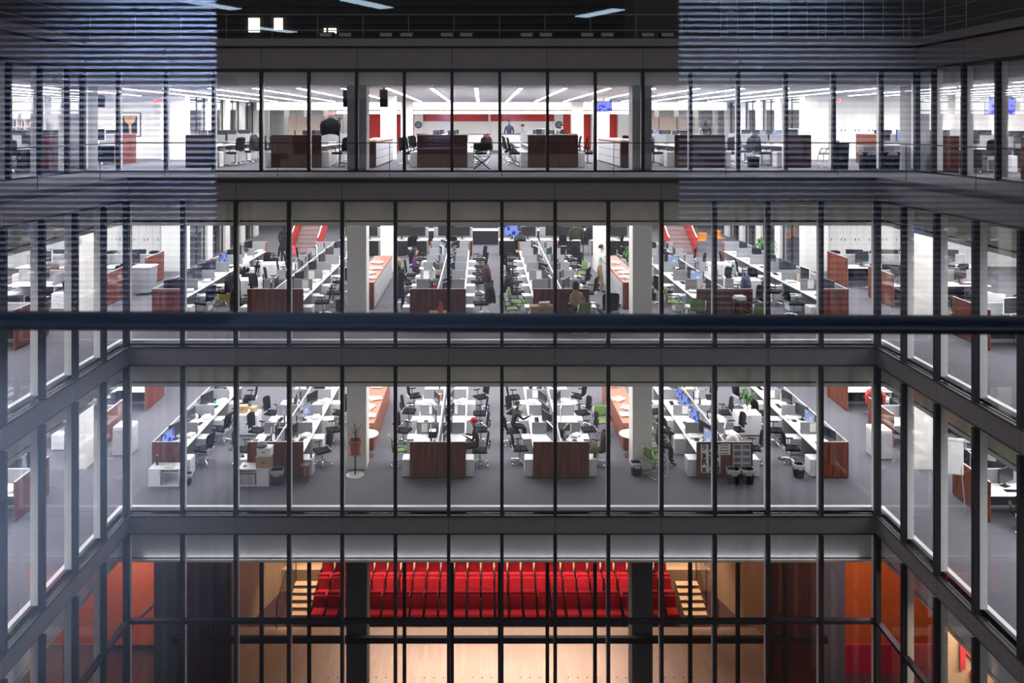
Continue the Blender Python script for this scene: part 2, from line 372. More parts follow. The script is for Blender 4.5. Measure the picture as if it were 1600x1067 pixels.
# ---------------------------------------------------------------- kinds of thing
def rbox(d, c=(0, 0, 0), b=0.01): return MB().cb(c, d), b
def bm(name, m, *boxes, bev=0.0, smooth=False):
    k = MB()
    for q in boxes: k.box(*q)
    return k.mesh(name, m, bev, smooth)
def star(r=0.3, z=0.07):
    k = MB()
    for i in range(5):
        a = 2 * PI * i / 5 + 0.3; c, s = math.cos(a), math.sin(a)
        k.tube([(0, 0, z + 0.05), (c * r * 0.5, s * r * 0.5, z + 0.04), (c * r, s * r, z)], [0.028, 0.022, 0.015], 5)
        k.tube([(c * r - s * 0.02, s * r + c * 0.02, 0.028), (c * r + s * 0.02, s * r - c * 0.02, 0.028)], 0.028, 8)
    return k
def backshape(w0, w1, z0, z1, y, curve, lean):
    def fn(u, v):
        w = w0 + (w1 - w0) * min(1, v * 1.6) - (0.05 * max(0, v - 0.8) / 0.2)
        x = (u - 0.5) * w
        return (x, y - lean * v + curve * (x / w0) ** 2 * 2, z0 + (z1 - z0) * v - 0.03 * (v > 0.9) * (abs(u - 0.5) * 2) ** 3)
    return fn
def armrest(s):
    k = MB(); k.tube([(s * 0.24, -0.02, 0.44), (s * 0.29, 0.0, 0.52), (s * 0.29, 0.0, 0.66)], 0.015, 6); k.cb((s * 0.285, 0.03, 0.675), (0.07, 0.25, 0.03)); return k.mesh('armrest', 'black')
seatm = MB().cb((0, 0.02, 0.47), (0.48, 0.46, 0.07)).mesh('seat', 'mesh_black', 0.025)
shell = MB().cb((0, -0.235, 0.475), (0.4, 0.035, 0.11)).cb((0, 0, 0.425), (0.36, 0.4, 0.02)).mesh('seat_shell', 'light_grey', 0.01)
backm = MB().grid(backshape(0.4, 0.46, 0.56, 1.04, -0.24, 0.07, 0.08), 8, 8).mesh('backrest', 'mesh_black', smooth=True, solid=0.02)
frm = MB().tube([(0, -0.2, 0.46), (0, -0.29, 0.56), (0, -0.33, 0.8)], 0.02, 6).cb((0, -0.31, 0.7), (0.36, 0.025, 0.05)).mesh('back_frame', 'black')
colm = MB().tube([(0, 0, 0.1), (0, 0, 0.42)], [0.03, 0.024], 8).mesh('gas_column', 'silver')
basem = star().mesh('base', 'chrome', smooth=False)
CHAIR = Proto('office_chair', 'chair', [('seat', seatm), ('seat_shell', shell, [], 'pale seat shell'), ('backrest', backm), ('back_frame', frm), ('armrest', armrest(-1)), ('armrest', armrest(1)), ('gas_column', colm), ('base', basem, [], 'chrome five-star base')])
def merged(name, mlist):
    """Several meshes as one, for copies too small in the photo to show their parts."""
    k = bpy.data.meshes.new(name); b = bmesh.new(); mats = []
    for me in mlist:
        n0 = len(b.faces); b.from_mesh(me); b.faces.ensure_lookup_table(); off = len(mats); mats += list(me.materials)
        for f in b.faces[n0:]: f.material_index += off
    b.to_mesh(k); b.free()
    for x in mats: k.materials.append(x)
    return k
CHAIR_P = Proto('office_chair', 'chair', [q for q in CHAIR.parts if q[0] != 'armrest'])
CHAIR_FAR = Proto('office_chair', 'chair', [('office_chair', merged('office_chair', [seatm, shell, backm, colm, basem, armrest(-1), armrest(1)]))])
gfr = MB()
for s in (-1, 1): gfr.tube([(s * 0.25, 0.22, 0.46), (s * 0.25, 0.26, 0.42), (s * 0.25, 0.26, 0.05), (s * 0.25, 0.2, 0.015), (s * 0.25, -0.26, 0.015)], 0.013, 7); gfr.tube([(s * 0.25, 0.22, 0.46), (s * 0.25, -0.2, 0.44), (s * 0.24, -0.27, 0.6), (s * 0.23, -0.33, 0.9)], 0.013, 7)
gfr.tube([(-0.25, -0.26, 0.015), (0.25, -0.26, 0.015)], 0.013, 7)
garm = [MB().tube([(s * 0.27, -0.25, 0.5), (s * 0.28, -0.22, 0.64), (s * 0.28, 0.12, 0.66), (s * 0.27, 0.2, 0.5)], 0.016, 6).mesh('armrest', 'black') for s in (-1, 1)]
GREEN = Proto('visitor_chair', 'chair', [('seat', MB().cb((0, 0.0, 0.475), (0.47, 0.46, 0.06)).mesh('seat', 'green_fabric', 0.02)), ('backrest', MB().grid(backshape(0.46, 0.46, 0.56, 0.94, -0.25, 0.03, 0.08), 6, 5).mesh('backrest', 'green_fabric', smooth=True, solid=0.03)), ('frame', gfr.mesh('frame', 'chrome', smooth=True), [], 'chrome cantilever frame'), ('armrest', garm[0]), ('armrest', garm[1])])
UL = 1.667
def desk_parts(sg, far=False):
    h = UL / 2
    y0, y1 = sorted((sg * (h - 0.045), sg * (h - 0.005)))
    return [('worktop', bm('worktop', 'white', (0.045, -h + 0.004, 0.715, 0.84, h - 0.004, 0.745), bev=0.004)),
            ('side_screen', bm('side_screen', 'grey_fabric', (0.06, y0, 0.75, 0.8, y1, 1.12), bev=0.006), [], 'grey fabric screen'),
            ('leg', bm('leg', 'silver', (0.1, y0, 0.0, 0.78, y1, 0.712))),
            ('modesty_panel', bm('modesty_panel', 'skirt_black', (0.05, -h + 0.06, 0.12, 0.07, h - 0.06, 0.71)))]
DESK_R, DESK_L = Proto('desk', 'desk', desk_parts(1)), Proto('desk', 'desk', desk_parts(-1))
ph = 0.54
PED = Proto('drawer_pedestal', 'cabinet', [('body', bm('body', 'white', (0.1, -0.22, 0.02, 1.1, 0.22, ph), bev=0.004)),
      ('drawer', bm('drawer', 'white', (1.105, -0.215, 0.29, 1.122, 0.215, ph - 0.005), bev=0.002), [('handle', bm('handle', 'silver', (1.123, -0.07, 0.44, 1.138, 0.07, 0.455)))]),
      ('drawer', bm('drawer', 'white', (1.105, -0.215, 0.03, 1.122, 0.215, 0.28), bev=0.002), [('handle', bm('handle', 'silver', (1.123, -0.07, 0.2, 1.138, 0.07, 0.215)))])])
def monitor(case, scr, w=0.64, h=0.41, back=None):
    z0 = 0.13
    st = MB().cb((0, -0.035, 0.12), (0.05, 0.02, 0.22)).mesh('stand', case, 0.004); ft = MB().cb((0, -0.03, 0.008), (0.22, 0.18, 0.014)).mesh('foot', case, 0.004)
    return [('housing', bm('housing', case, (-w / 2, -0.025, z0, w / 2, 0.012, z0 + h), bev=0.006)), ('display', bm('display', scr, (-w / 2 + 0.018, 0.0125, z0 + 0.02, w / 2 - 0.018, 0.0155, z0 + h - 0.02)), [], 'glossy screen'), ('stand', st), ('foot', ft)]
MON = {'off': Proto('monitor', 'monitor', monitor('bezel', 'screen_off')), 'blue': Proto('monitor', 'monitor', monitor('bezel', 'screen_blue')), 'lit': Proto('monitor', 'monitor', monitor('bezel', 'screen_white')), 'white': Proto('monitor', 'monitor', monitor('white', 'screen_off', 0.6, 0.47))}
MWORD = {'off': 'black dark-screened monitor', 'blue': 'blue-lit monitor', 'lit': 'pale-lit black monitor', 'white': 'white all-in-one monitor'}
kb = MB().cb((0, 0, 0.008), (0.42, 0.14, 0.016))
for i in range(4):
    for j in range(12): kb.cb((-0.187 + j * 0.034, -0.048 + i * 0.032, 0.018), (0.027, 0.026, 0.006))
KEYB = Proto('keyboard', 'keyboard', [('keyboard', kb.mesh('keyboard', 'black'))]); KEYW = Proto('keyboard', 'keyboard', [('keyboard', kb.mesh('keyboard', 'white'))])
pk = MB()
for i in range(6):
    a = RND.uniform(-0.25, 0.25); pk.cb((RND.uniform(-0.02, 0.02), RND.uniform(-0.02, 0.02), 0.008 + i * 0.014), (0.23, 0.31, 0.012), Matrix.Rotation(a, 3, 'Z'))
PAPER = Proto('document', 'papers', [('document', pk.mesh('document', 'paper'))])
pk = MB()
for i in range(3): pk.cb((RND.uniform(-0.01, 0.01), 0, 0.01 + i * 0.02), (0.3, 0.37, 0.017), Matrix.Rotation(RND.uniform(-0.3, 0.3), 3, 'Z'))
NEWS = Proto('newspaper', 'newspaper', [('newspaper', pk.mesh('newspaper', 'newsprint'))])
PHONE = Proto('desk_phone', 'phone', [('base', MB().prism([(-0.1, 0), (0.1, 0), (0.1, 0.02), (-0.1, 0.08)], -0.1, 0.1, 'y').mesh('base', 'black', 0.004)), ('handset', MB().tube([(-0.07, -0.085, 0.085), (-0.03, -0.085, 0.1), (0.06, -0.085, 0.075), (0.09, -0.085, 0.045)], [0.026, 0.016, 0.016, 0.026], 6).mesh('handset', 'black'))])
MUG = {c: Proto('mug', 'mug', [('mug', MB().lathe([(0.036, 0), (0.04, 0.005), (0.042, 0.1), (0.036, 0.1), (0.034, 0.02)], 12).tube([(0.04, 0, 0.08), (0.065, 0, 0.07), (0.065, 0, 0.035), (0.04, 0, 0.025)], 0.007, 5).mesh('mug', m))]) for c, m in (('white', 'white'), ('red', 'red_paint'), ('teal', 'teal'))}
BOOKC = (('dark', 'cloth_jean'), ('red', 'red_paint'), ('tan', 'wood_tan'), ('pale', 'paper'), ('black', 'black'))
BOOK = {c: Proto('book', 'book', [('cover', bm('cover', m, (-0.012, -0.085, 0, -0.009, 0.085, 0.25), (0.018, -0.085, 0, 0.021, 0.085, 0.25), (-0.012, 0.083, 0, 0.021, 0.086, 0.25))), ('pages', bm('pages', 'paper', (-0.0085, -0.08, 0.004, 0.0175, 0.082, 0.246)))]) for c, m in BOOKC}
bt = MB().lathe([(0.13, 0.0), (0.15, 0.3), (0.155, 0.31), (0.145, 0.31), (0.125, 0.02)], 16, sq=0.6)
BIN = Proto('waste_bin', 'bin', [('tub', bt.mesh('tub', 'black')), ('liner', MB().lathe([(0.16, 0.24), (0.166, 0.32), (0.15, 0.325), (0.145, 0.2), (0.1, 0.12)], 16, sq=0.55).mesh('liner', 'plastic_bag'), [], 'pale bag folded over the rim')])
BINB = Proto('waste_bin', 'bin', [('tub', bt.mesh('tub', 'black'))])
def carton(m='kraft'):
    return [('body', bm('body', m, (-0.2, -0.15, 0, 0.2, 0.15, 0.25), bev=0.004)), ('lid', bm('lid', m, (-0.207, -0.157, 0.19, 0.207, 0.157, 0.262), bev=0.004)), ('handle_slot', bm('handle_slot', 'black', (-0.04, -0.1515, 0.12, 0.04, -0.1495, 0.145)))]
CARTON = Proto('storage_box', 'box', carton()); CARTONW = Proto('storage_box', 'box', carton('paper'))
TRAY = Proto('letter_tray', 'tray', [('frame', bm('frame', 'black', (-0.13, -0.17, 0, 0.13, -0.16, 0.2), (-0.13, 0.16, 0, 0.13, 0.17, 0.2), (-0.13, -0.17, 0.0, 0.13, 0.17, 0.008), (-0.13, -0.17, 0.07, 0.13, 0.17, 0.078), (-0.13, -0.17, 0.14, 0.13, 0.17, 0.148))), ('paper', bm('paper', 'paper', (-0.11, -0.15, 0.01, 0.11, 0.15, 0.04), (-0.11, -0.15, 0.08, 0.11, 0.15, 0.11), (-0.11, -0.15, 0.15, 0.11, 0.15, 0.19)))])
LAMP = Proto('desk_lamp', 'lamp', [('base', MB().lathe([(0.08, 0), (0.08, 0.015), (0.02, 0.02)], 14).mesh('base', 'black')), ('arm', MB().tube([(0, 0, 0.02), (-0.08, 0, 0.26), (0.12, 0, 0.42)], 0.009, 6).mesh('arm', 'silver')), ('shade', MB().lathe([(0.03, 0.06), (0.075, -0.02), (0.07, -0.02), (0.02, 0.05)], 14, (0.13, 0, 0.39)).mesh('shade', 'black'))])
def leafy(n, h, spread, m='leaf', seed=1, droop=0.3, w=0.03):
    r = random.Random(seed); k = MB()
    for i in range(n):
        a = r.uniform(0, 2 * PI); L = r.uniform(0.5, 1) * spread; z1 = r.uniform(0.45, 1) * h
        d = Vector((math.cos(a), math.sin(a), 0)); s = Vector((-d.y, d.x, 0)); b = len(k.v)
        pts = [Vector((0, 0, 0)), d * L * 0.35 + Vector((0, 0, z1 * 0.7)), d * L * 0.75 + Vector((0, 0, z1)), d * L + Vector((0, 0, z1 - droop * h * r.random()))]
        for p, q in zip(pts, (0.3, 1, 0.8, 0.05)): k.v += [tuple(p + s * w * q), tuple(p - s * w * q)]
        for j in range(3): k.f.append((b + 2 * j, b + 2 * j + 1, b + 2 * j + 3, b + 2 * j + 2))
    return k
pot = MB().lathe([(0.09, 0), (0.12, 0.16), (0.13, 0.16), (0.13, 0.19), (0.11, 0.19), (0.1, 0.15)], 16)
PLANT = Proto('potted_plant', 'plant', [('pot', pot.mesh('pot', 'white')), ('foliage', leafy(46, 0.5, 0.36, seed=3).mesh('foliage', 'leaf'))])
FERN = Proto('potted_fern', 'plant', [('pot', pot.mesh('pot', 'black')), ('foliage', leafy(70, 0.34, 0.5, 'leaf_pale', seed=5, droop=1.4).mesh('foliage', 'leaf_pale'))])
for o_ in PLANT.parts + FERN.parts:
    if o_[0] == 'foliage':
        for v in o_[1].vertices: v.co.z += 0.16
cab = bm('body', 'white', (-0.3, -0.42, 0.03, 0.3, 0.42, 0.74), bev=0.005)
CAB = Proto('side_cabinet', 'cabinet', [('body', cab), ('door', bm('door', 'white', (0.302, -0.415, 0.04, 0.318, -0.004, 0.735), bev=0.003), [('handle', bm('handle', 'silver', (0.319, -0.05, 0.6, 0.332, -0.035, 0.7)))]), ('door', bm('door', 'white', (0.302, 0.004, 0.04, 0.318, 0.415, 0.735), bev=0.003), [('handle', bm('handle', 'silver', (0.319, 0.035, 0.6, 0.332, 0.05, 0.7)))]), ('plinth', bm('plinth', 'black', (-0.27, -0.39, 0, 0.27, 0.39, 0.03)))])
def credenza(sg):
    a, b = (-0.46, -0.1) if sg < 0 else (0.1, 0.46)
    o0, o1 = (-0.09, 0.45) if sg < 0 else (-0.45, 0.09)
    return [('carcass', bm('carcass', 'white', (-0.47, -0.24, 0.0, 0.47, 0.24, 0.03), (-0.47, -0.24, 0.5, 0.47, 0.24, 0.53), (-0.47, -0.24, 0.03, -0.45, 0.24, 0.5), (0.45, -0.24, 0.03, 0.47, 0.24, 0.5), (-0.45, 0.22, 0.03, 0.45, 0.24, 0.5), (-0.095 if sg < 0 else 0.08, -0.2, 0.03, -0.08 if sg < 0 else 0.095, 0.22, 0.5))),
            ('door', bm('door', 'white', (a, -0.243, 0.035, b, -0.225, 0.495), bev=0.003), [('handle', bm('handle', 'silver', (b - 0.05 if sg < 0 else a + 0.03, -0.256, 0.4, b - 0.03 if sg < 0 else a + 0.05, -0.244, 0.45)))]),
            ('shelf', bm('shelf', 'white', (o0, -0.2, 0.4, o1, 0.21, 0.415)))]
CRED_L, CRED_R = Proto('low_cabinet', 'cabinet', credenza(-1)), Proto('low_cabinet', 'cabinet', credenza(1))
TABLE = Proto('round_table', 'table', [('tabletop', MB().lathe([(0.4, 0.715), (0.41, 0.725), (0.41, 0.735), (0.4, 0.745)], 32).mesh('tabletop', 'white')), ('stem', MB().tube([(0, 0, 0.03), (0, 0, 0.715)], 0.035, 10).mesh('stem', 'wood_red')), ('base', MB().lathe([(0.25, 0), (0.25, 0.02), (0.05, 0.04)], 24).mesh('base', 'wood_red'))])
def jacket(m, seed):
    """A coat hung over a chair back: shoulders along the top rail, cloth falling in folds front and rear."""
    r = random.Random(seed); ph_ = [r.uniform(0, 6) for _ in range(4)]
    def fn(u, v):
        a = 2 * PI * u; z = 1.11 - 0.57 * v - 0.03 * math.cos(a * 2)
        w = 0.27 + 0.05 * min(1, v * 3) + 0.03 * math.sin(5 * a + ph_[0]) * v; d = 0.125 + 0.06 * min(1, v * 2) + 0.025 * math.sin(7 * a + ph_[1]) * v
        if v == 0: w *= 0.55; d *= 0.5
        return (w * math.cos(a), -0.275 + d * math.sin(a) * 0.8, z)
    return MB().grid(fn, 28, 9).mesh('body', m, smooth=True, solid=0.012)
def sleeve(s, m, name='sleeve'):
    return MB().tube([(s * 0.26, -0.34, 1.0), (s * 0.31, -0.36, 0.86), (s * 0.3, -0.4, 0.66), (s * 0.27, -0.41, 0.52)], [0.055, 0.06, 0.052, 0.042], 9).mesh(name, m, smooth=True)
JACK = {c: Proto('jacket', 'jacket', [('body', jacket(m, i)), ('sleeve', sleeve(-1, m)), ('sleeve', sleeve(1, m)), ('collar', MB().tube([(-0.1, -0.36, 1.06), (-0.06, -0.3, 1.1), (0.06, -0.3, 1.1), (0.1, -0.36, 1.06)], 0.025, 7).mesh('collar', m2))]) for i, (c, m, m2) in enumerate((('black', 'dark_fabric', 'dark_fabric'), ('olive', 'olive_fabric', 'beige_fabric'), ('maroon', 'brown_fabric', 'brown_fabric'), ('navy', 'cloth_jean', 'beige_fabric'), ('red', 'red_paint', 'red_paint')))}
def exitsign():
    k = MB().box(-0.17, -0.025, -0.11, 0.17, 0.025, 0.11).mesh('housing', 'red_paint')
    return k
def textmesh(txt, m, size, ext=0.004, name='lettering', bold=0.0):
    c = bpy.data.curves.new(name, 'FONT'); c.body = txt; c.size = size; c.extrude = ext; c.offset = bold * size; c.align_x = 'CENTER'; c.align_y = 'CENTER'
    o = bpy.data.objects.new(name, c); COL.objects.link(o)
    dg = bpy.context.evaluated_depsgraph_get(); me = bpy.data.meshes.new_from_object(o.evaluated_get(dg))
    bpy.data.objects.remove(o); bpy.data.curves.remove(c)
    me.materials.clear(); me.materials.append(MATS[m])
    return me
EXITM = textmesh('EXIT', 'exit_red', 0.17)
def exit_sign(loc, label, drop=0.2):
    t = thing('exit_sign', label, 'exit sign', loc)
    obj('housing', MB().box(-0.2, -0.02, -0.1, 0.2, 0.02, 0.1).mesh('housing', 'light_grey', 0.004), t)
    o = obj('lettering', EXITM, t, (0, -0.026, 0), 0, 'red glowing letters'); o.rotation_euler = (PI / 2, 0, 0)
    obj('stem', MB().tube([(0, 0, 0.1), (0, 0, drop)], 0.008, 5).mesh('stem', 'silver'), t)
TVP = {k: Proto('television', 'television', [('housing', bm('housing', 'bezel', (-0.62, -0.03, -0.37, 0.62, 0.03, 0.37), bev=0.01)), ('display', bm('display', m, (-0.6, -0.034, -0.345, 0.6, -0.031, 0.35)), [], 'screen'), ('ceiling_mount', MB().tube([(0, 0.03, 0.1), (0, 0.09, 0.25), (0, 0.09, 0.62)], 0.025, 8).mesh('ceiling_mount', 'black'))]) for k, m in (('on', 'screen_tv'), ('off', 'screen_off'))}
# ---------------------------------------------------------------- people
HANDS = {}
def person(label, loc, rz, top, bot, hair='hair_dark', sit=False, lean=0.0, armL=None, armR=None, hairlen=0.0, coat=None, cap=None, bald=False, shoe='black', female=False, turn=0.0, cover=None):
    """One continuous body grown over a skeleton (facing +y); hair, eyes and loose clothing are its children."""
    V, E = {}, []
    pz = 0.675 if sit else 0.94
    def J(n, p, r): V[n] = (Vector(p), r)
    def lz(z): return (lean * (z - pz), z)
    def tp(x, z, dy=0.0): y, zz = lz(z); return (x, y + dy, zz - abs(lean) * 0.12 * (z - pz))
    sw = 0.165 if female else 0.185
    J('pelvis', (0, 0, pz), (0.15, 0.115)); J('spine', tp(0, pz + 0.2), (0.135, 0.1)); J('chest', tp(0, pz + 0.4), (0.155, 0.115)); J('neck', tp(0, pz + 0.55), (0.055, 0.055))
    hy, hz = lz(pz + 0.66); hz -= abs(lean) * 0.1
    J('jaw', (turn * 0.02, hy + 0.03, hz - 0.02), (0.062, 0.066)); J('head', (turn * 0.02, hy + 0.015, hz + 0.07), (0.082, 0.098)); J('crown', (0, hy - 0.005, hz + 0.125), (0.066, 0.078))
    J('nose', (turn * 0.04, hy + 0.118, hz + 0.035), (0.014, 0.016))
    E += [('pelvis', 'spine', 1), ('spine', 'chest', 1), ('chest', 'neck', 1), ('neck', 'jaw', 0), ('jaw', 'head', 0), ('head', 'crown', 0), ('head', 'nose', 0)]
    for s, n, arm in ((-1, 'L', armL), (1, 'R', armR)):
        sh = Vector(tp(s * sw, pz + 0.46)); el, wr = arm if arm else (((s * 0.25, 0.04, pz + 0.2), (s * 0.13, 0.3, pz + 0.14)) if sit else ((s * 0.25, 0.0, pz + 0.2), (s * 0.24, 0.1, pz - 0.02)))
        el, wr = Vector(el), Vector(wr)
        el = sh + (el - sh).normalized() * 0.28; wr = el + (wr - el).normalized() * 0.25
        d = (wr - el).normalized(); side = d.cross(Vector((0, 0, 1)))
        side = side.normalized() if side.length > 0.1 else Vector((1, 0, 0)); up = side.cross(d)
        J('sh' + n, sh, (0.066, 0.066)); J('el' + n, el, (0.046, 0.046)); J('wr' + n, wr, (0.03, 0.028)); J('pa' + n, wr + d * 0.075, (0.036, 0.02))
        E += [('chest', 'sh' + n, 1), ('sh' + n, 'el' + n, 1), ('el' + n, 'wr' + n, 1), ('wr' + n, 'pa' + n, 0)]
        for k in range(4):
            a = wr + d * 0.115 + side * (0.03 - 0.02 * k); b = a + d * (0.035 + 0.008 * (k in (1, 2))) - up * 0.012 - (up * 0.0)
            J('f%s%d' % (n, k), a, (0.009, 0.009)); J('g%s%d' % (n, k), b - up * 0.015, (0.007, 0.007)); E += [('pa' + n, 'f%s%d' % (n, k), 0), ('f%s%d' % (n, k), 'g%s%d' % (n, k), 0)]
        J('t' + n, wr + d * 0.07 + side * s * 0.045 - up * 0.02, (0.009, 0.009)); E += [('pa' + n, 't' + n, 0)]
        hp = Vector((s * 0.095, 0.02 if sit else 0.0, pz - (0.02 if sit else 0.06)))
        if sit: kn = Vector((s * 0.12, 0.44, 0.585)); an = Vector((s * 0.12, 0.42, 0.09))
        else: kn = Vector((s * 0.1, 0.03 + s * 0.05, 0.5)); an = Vector((s * 0.105, -0.03 + s * 0.08, 0.085))
        to = an + Vector((s * 0.02, 0.16, -0.045))
        J('hp' + n, hp, (0.085, 0.085)); J('kn' + n, kn, (0.06, 0.06)); J('an' + n, an, (0.042, 0.042)); J('to' + n, to, (0.038, 0.03))
        E += [('pelvis', 'hp' + n, 2), ('hp' + n, 'kn' + n, 2), ('kn' + n, 'an' + n, 2), ('an' + n, 'to' + n, 3)]
    names = list(V); idx = {n: i for i, n in enumerate(names)}
    me = bpy.data.meshes.new('person'); me.from_pydata([tuple(V[n][0]) for n in names], [(idx[a], idx[b]) for a, b, _ in E], [])
    o = bpy.data.objects.new('person', me); COL.objects.link(o)
    sk = o.modifiers.new('skin', 'SKIN'); sk.use_smooth_shade = True; sk.branch_smoothing = 0.6
    for n in names: me.skin_vertices[0].data[idx[n]].radius = V[n][1]
    me.skin_vertices[0].data[0].use_root = True
    sb = o.modifiers.new('sub', 'SUBSURF'); sb.levels = 1; sb.render_levels = 1
    dg = bpy.context.evaluated_depsgraph_get(); m2 = bpy.data.meshes.new_from_object(o.evaluated_get(dg))
    bpy.data.objects.remove(o); m2.name = 'person'; m2.materials.clear()
    for x in ('skin', top, bot, shoe): m2.materials.append(MATS[x])
    segs = [(V[a][0], V[b][0], k, max(V[a][1][0], V[b][1][0])) for a, b, k in E]
    for p in m2.polygons:
        best = None; c = p.center
        for a, b, k, r in segs:
            ab = b - a; t = max(0, min(1, (c - a).dot(ab) / ab.length_squared)); d = (c - a - ab * t).length / (r + 0.02)
            if best is None or d < best[0]: best = (d, k)
        p.material_index = best[1]; p.use_smooth = True
    o = obj('person', m2, None, loc, rz); tag(o, label, 'person')
    hc = Vector((turn * 0.01, hy + 0.0, hz + 0.075))
    for s in (-1, 1): obj('eye', MB().lathe([(0.001, -0.008), (0.009, -0.004), (0.009, 0.004), (0.001, 0.008)], 8, tuple(hc + Vector((s * 0.034, 0.1, 0.0)))).mesh('eye', 'black', smooth=True), o)
    if not bald:
        def hf(u, v):
            a = 2 * PI * u; front = max(0, math.sin(a)); th = v * (1.75 - 0.85 * front) ; z = math.cos(th) * 0.118; r = math.sin(th) * 1.0
            if v > 0.75: z -= hairlen * (v - 0.75) * 4 * (1 - front)
            return hc + Vector((math.cos(a) * r * 0.098, -0.012 + math.sin(a) * r * 0.112, z + 0.012))
        obj('hair', MB().grid(hf, 20, 10).mesh('hair', hair, smooth=True, solid=0.01), o)
    if cap: obj('cap', MB().lathe([(0.11, 0.03), (0.115, 0.06), (0.1, 0.11), (0.05, 0.14), (0.005, 0.145)], 16, tuple(hc)).cb(tuple(hc + Vector((0, 0.13, 0.035))), (0.13, 0.1, 0.012)).mesh('cap', cap, smooth=False), o)
    if coat:
        def cf(u, v):
            a = 2 * PI * u; z = (pz + 0.3) - v * 0.72; w = 0.17 + 0.06 * v + 0.012 * math.sin(6 * a) * v
            return Vector((w * math.cos(a), lean * 0.1 + (w * 0.78) * math.sin(a), z))
        obj('coat', MB().grid(cf, 24, 8).mesh('coat', coat, smooth=True, solid=0.012), o)
    return o
# ---------------------------------------------------------------- desk rows
def loc_of(base, rz, x, y, z): c, s = math.cos(rz), math.sin(rz); return (base[0] + c * x - s * y, base[1] + s * x + c * y, base[2] + z)
USED = {}
def station(fl, base, rz, where, sgn, far=False, want=None, nochair=False, ped_end=-1, noclutter=False, seen=True):
    """One work place: desk, pedestal, chair and what lies on the desk; local x points from the partition to the aisle."""
    w = want or {}; fl_ = FLOOR[fl]; T = 0.7455; q = lambda x, y, z=T: loc_of(base, rz, x, y, z)
    G = 'on the %s' % fl_
    (DESK_R if sgn > 0 else DESK_L).put('white desk, %s' % where, base, rz, 'white desks ' + G)
    near = ped_end
    if not w.get('noped'): PED.put('white drawer pedestal under desk, %s' % where, q(0, near * 0.56, 0), rz, 'white drawer pedestals ' + G)
    if not nochair:
        a = RND.uniform(-0.6, 0.6); cx, cy = RND.uniform(1.22, 1.36), -near * RND.uniform(0.1, 0.35)
        if w.get('chair') == 'green': GREEN.put('green chair with chrome frame, %s' % where, q(1.3, cy, 0), rz + PI / 2 + a, 'green chairs ' + G)
        else: (CHAIR_FAR if far else CHAIR).put('black mesh office chair, %s' % where, q(cx, cy, 0), rz + PI / 2 + a, 'black office chairs ' + G)
        if w.get('jacket'): JACK[w['jacket']].put('%s jacket hung on chair, %s' % (w['jacket'], where), q(cx, cy, 0.004), rz + PI / 2 + a)
    kinds = w.get('mon') or RND.choice((['off'], ['off', 'off'], ['white'], ['off'], ['off', 'lit'], ['off']))
    ys = [RND.uniform(-0.1, 0.15)] if len(kinds) == 1 else [-0.38, 0.34]
    for i, (k, y) in enumerate(zip(kinds, ys)):
        lab = MWORD[k] + ((' nearer glass' if (y * math.cos(rz) if abs(math.cos(rz)) > 0.5 else y) < 0 else ' further back') if len(kinds) > 1 else '')
        MON[k].put('%s, %s' % (lab, where), q(0.27, y, T), rz - PI / 2 - sgn * RND.uniform(0.05, 0.5), 'desktop monitors ' + G, (1, 1, 1))
    if noclutter: return
    if not far and RND.random() < 0.5 and len(kinds) == 1: c = RND.choice(('white', 'black')); FILEB[c].put('%s magazine file by the partition, %s' % (c, where), q(0.22, 0.46, T), rz, None)
    if not far and fl < 3 and RND.random() < 0.45 and abs(math.sin(rz)) < 0.1: yy = (UL / 2 - 0.047) if sgn > 0 else UL / 2 - 0.0; NOTE.put('white sheet pinned to desk screen, %s' % where, loc_of(base, 0, (sgn * RND.uniform(0.3, 0.6)), yy - (0.0 if sgn > 0 else 0.047), 0.95), 0, None)
    (KEYW if kinds[0] == 'white' else KEYB).put('%s keyboard on desk, %s' % ('white' if kinds[0] == 'white' else 'black', where), q(0.56, ys[0], T), rz - PI / 2 + RND.uniform(-0.1, 0.1), 'keyboards ' + G)
    if RND.random() < 0.8: PAPER.put('loose white papers on desk, %s' % where, q(0.62, 0.55, T), rz + RND.uniform(-0.6, 0.6), 'papers ' + G)
    if RND.random() < 0.6 and not far: NEWS.put('folded newspapers on desk, %s' % where, q(0.6, -0.5, T), rz + RND.uniform(-0.3, 0.3), 'newspapers ' + G)
    if RND.random() < 0.6 and not far: PHONE.put('black desk phone, %s' % where, q(0.28, 0.0 if len(kinds) > 1 else 0.55, T), rz - PI / 2 + RND.uniform(-0.2, 0.2), 'desk phones ' + G)
    if RND.random() < 0.5 and not far:
        c = RND.choice(('white', 'white', 'red', 'teal')); MUG[c].put('%s mug on desk, %s' % (c, where), q(0.42, 0.33 if ys[0] < 0.2 and len(kinds) == 1 else 0.02, T), RND.uniform(0, 6), None)
    if RND.random() < 0.55 and not far:
        y = -0.72
        for _ in range(RND.randint(3, 5)):
            c = RND.choice(BOOKC)[0]; BOOK[c].put('%s book standing by screen, %s' % (c, where), q(0.2, y, T), rz + PI / 2, 'books on the ' + where)
            y += 0.036
            if y > -0.55: break
    elif RND.random() < 0.4 and not far and len(kinds) == 1: TRAY.put('black letter tray full of paper, %s' % where, q(0.25, -0.6, T), rz, None)
FILEB = {c: Proto('magazine_file', 'file box', [('magazine_file', MB().prism([(-0.12, 0), (0.12, 0), (0.12, 0.12), (-0.12, 0.3)], -0.045, 0.045, 'y').mesh('magazine_file', m, 0.003))]) for c, m in (('white', 'white'), ('black', 'black'))}
NOTE = Proto('pinned_note', 'note', [('sheet', bm('sheet', 'paper', (-0.1, -0.003, -0.14, 0.1, 0, 0.14))), ('pin', bm('pin', 'red_paint', (-0.008, -0.009, 0.11, 0.008, -0.0032, 0.126)))])
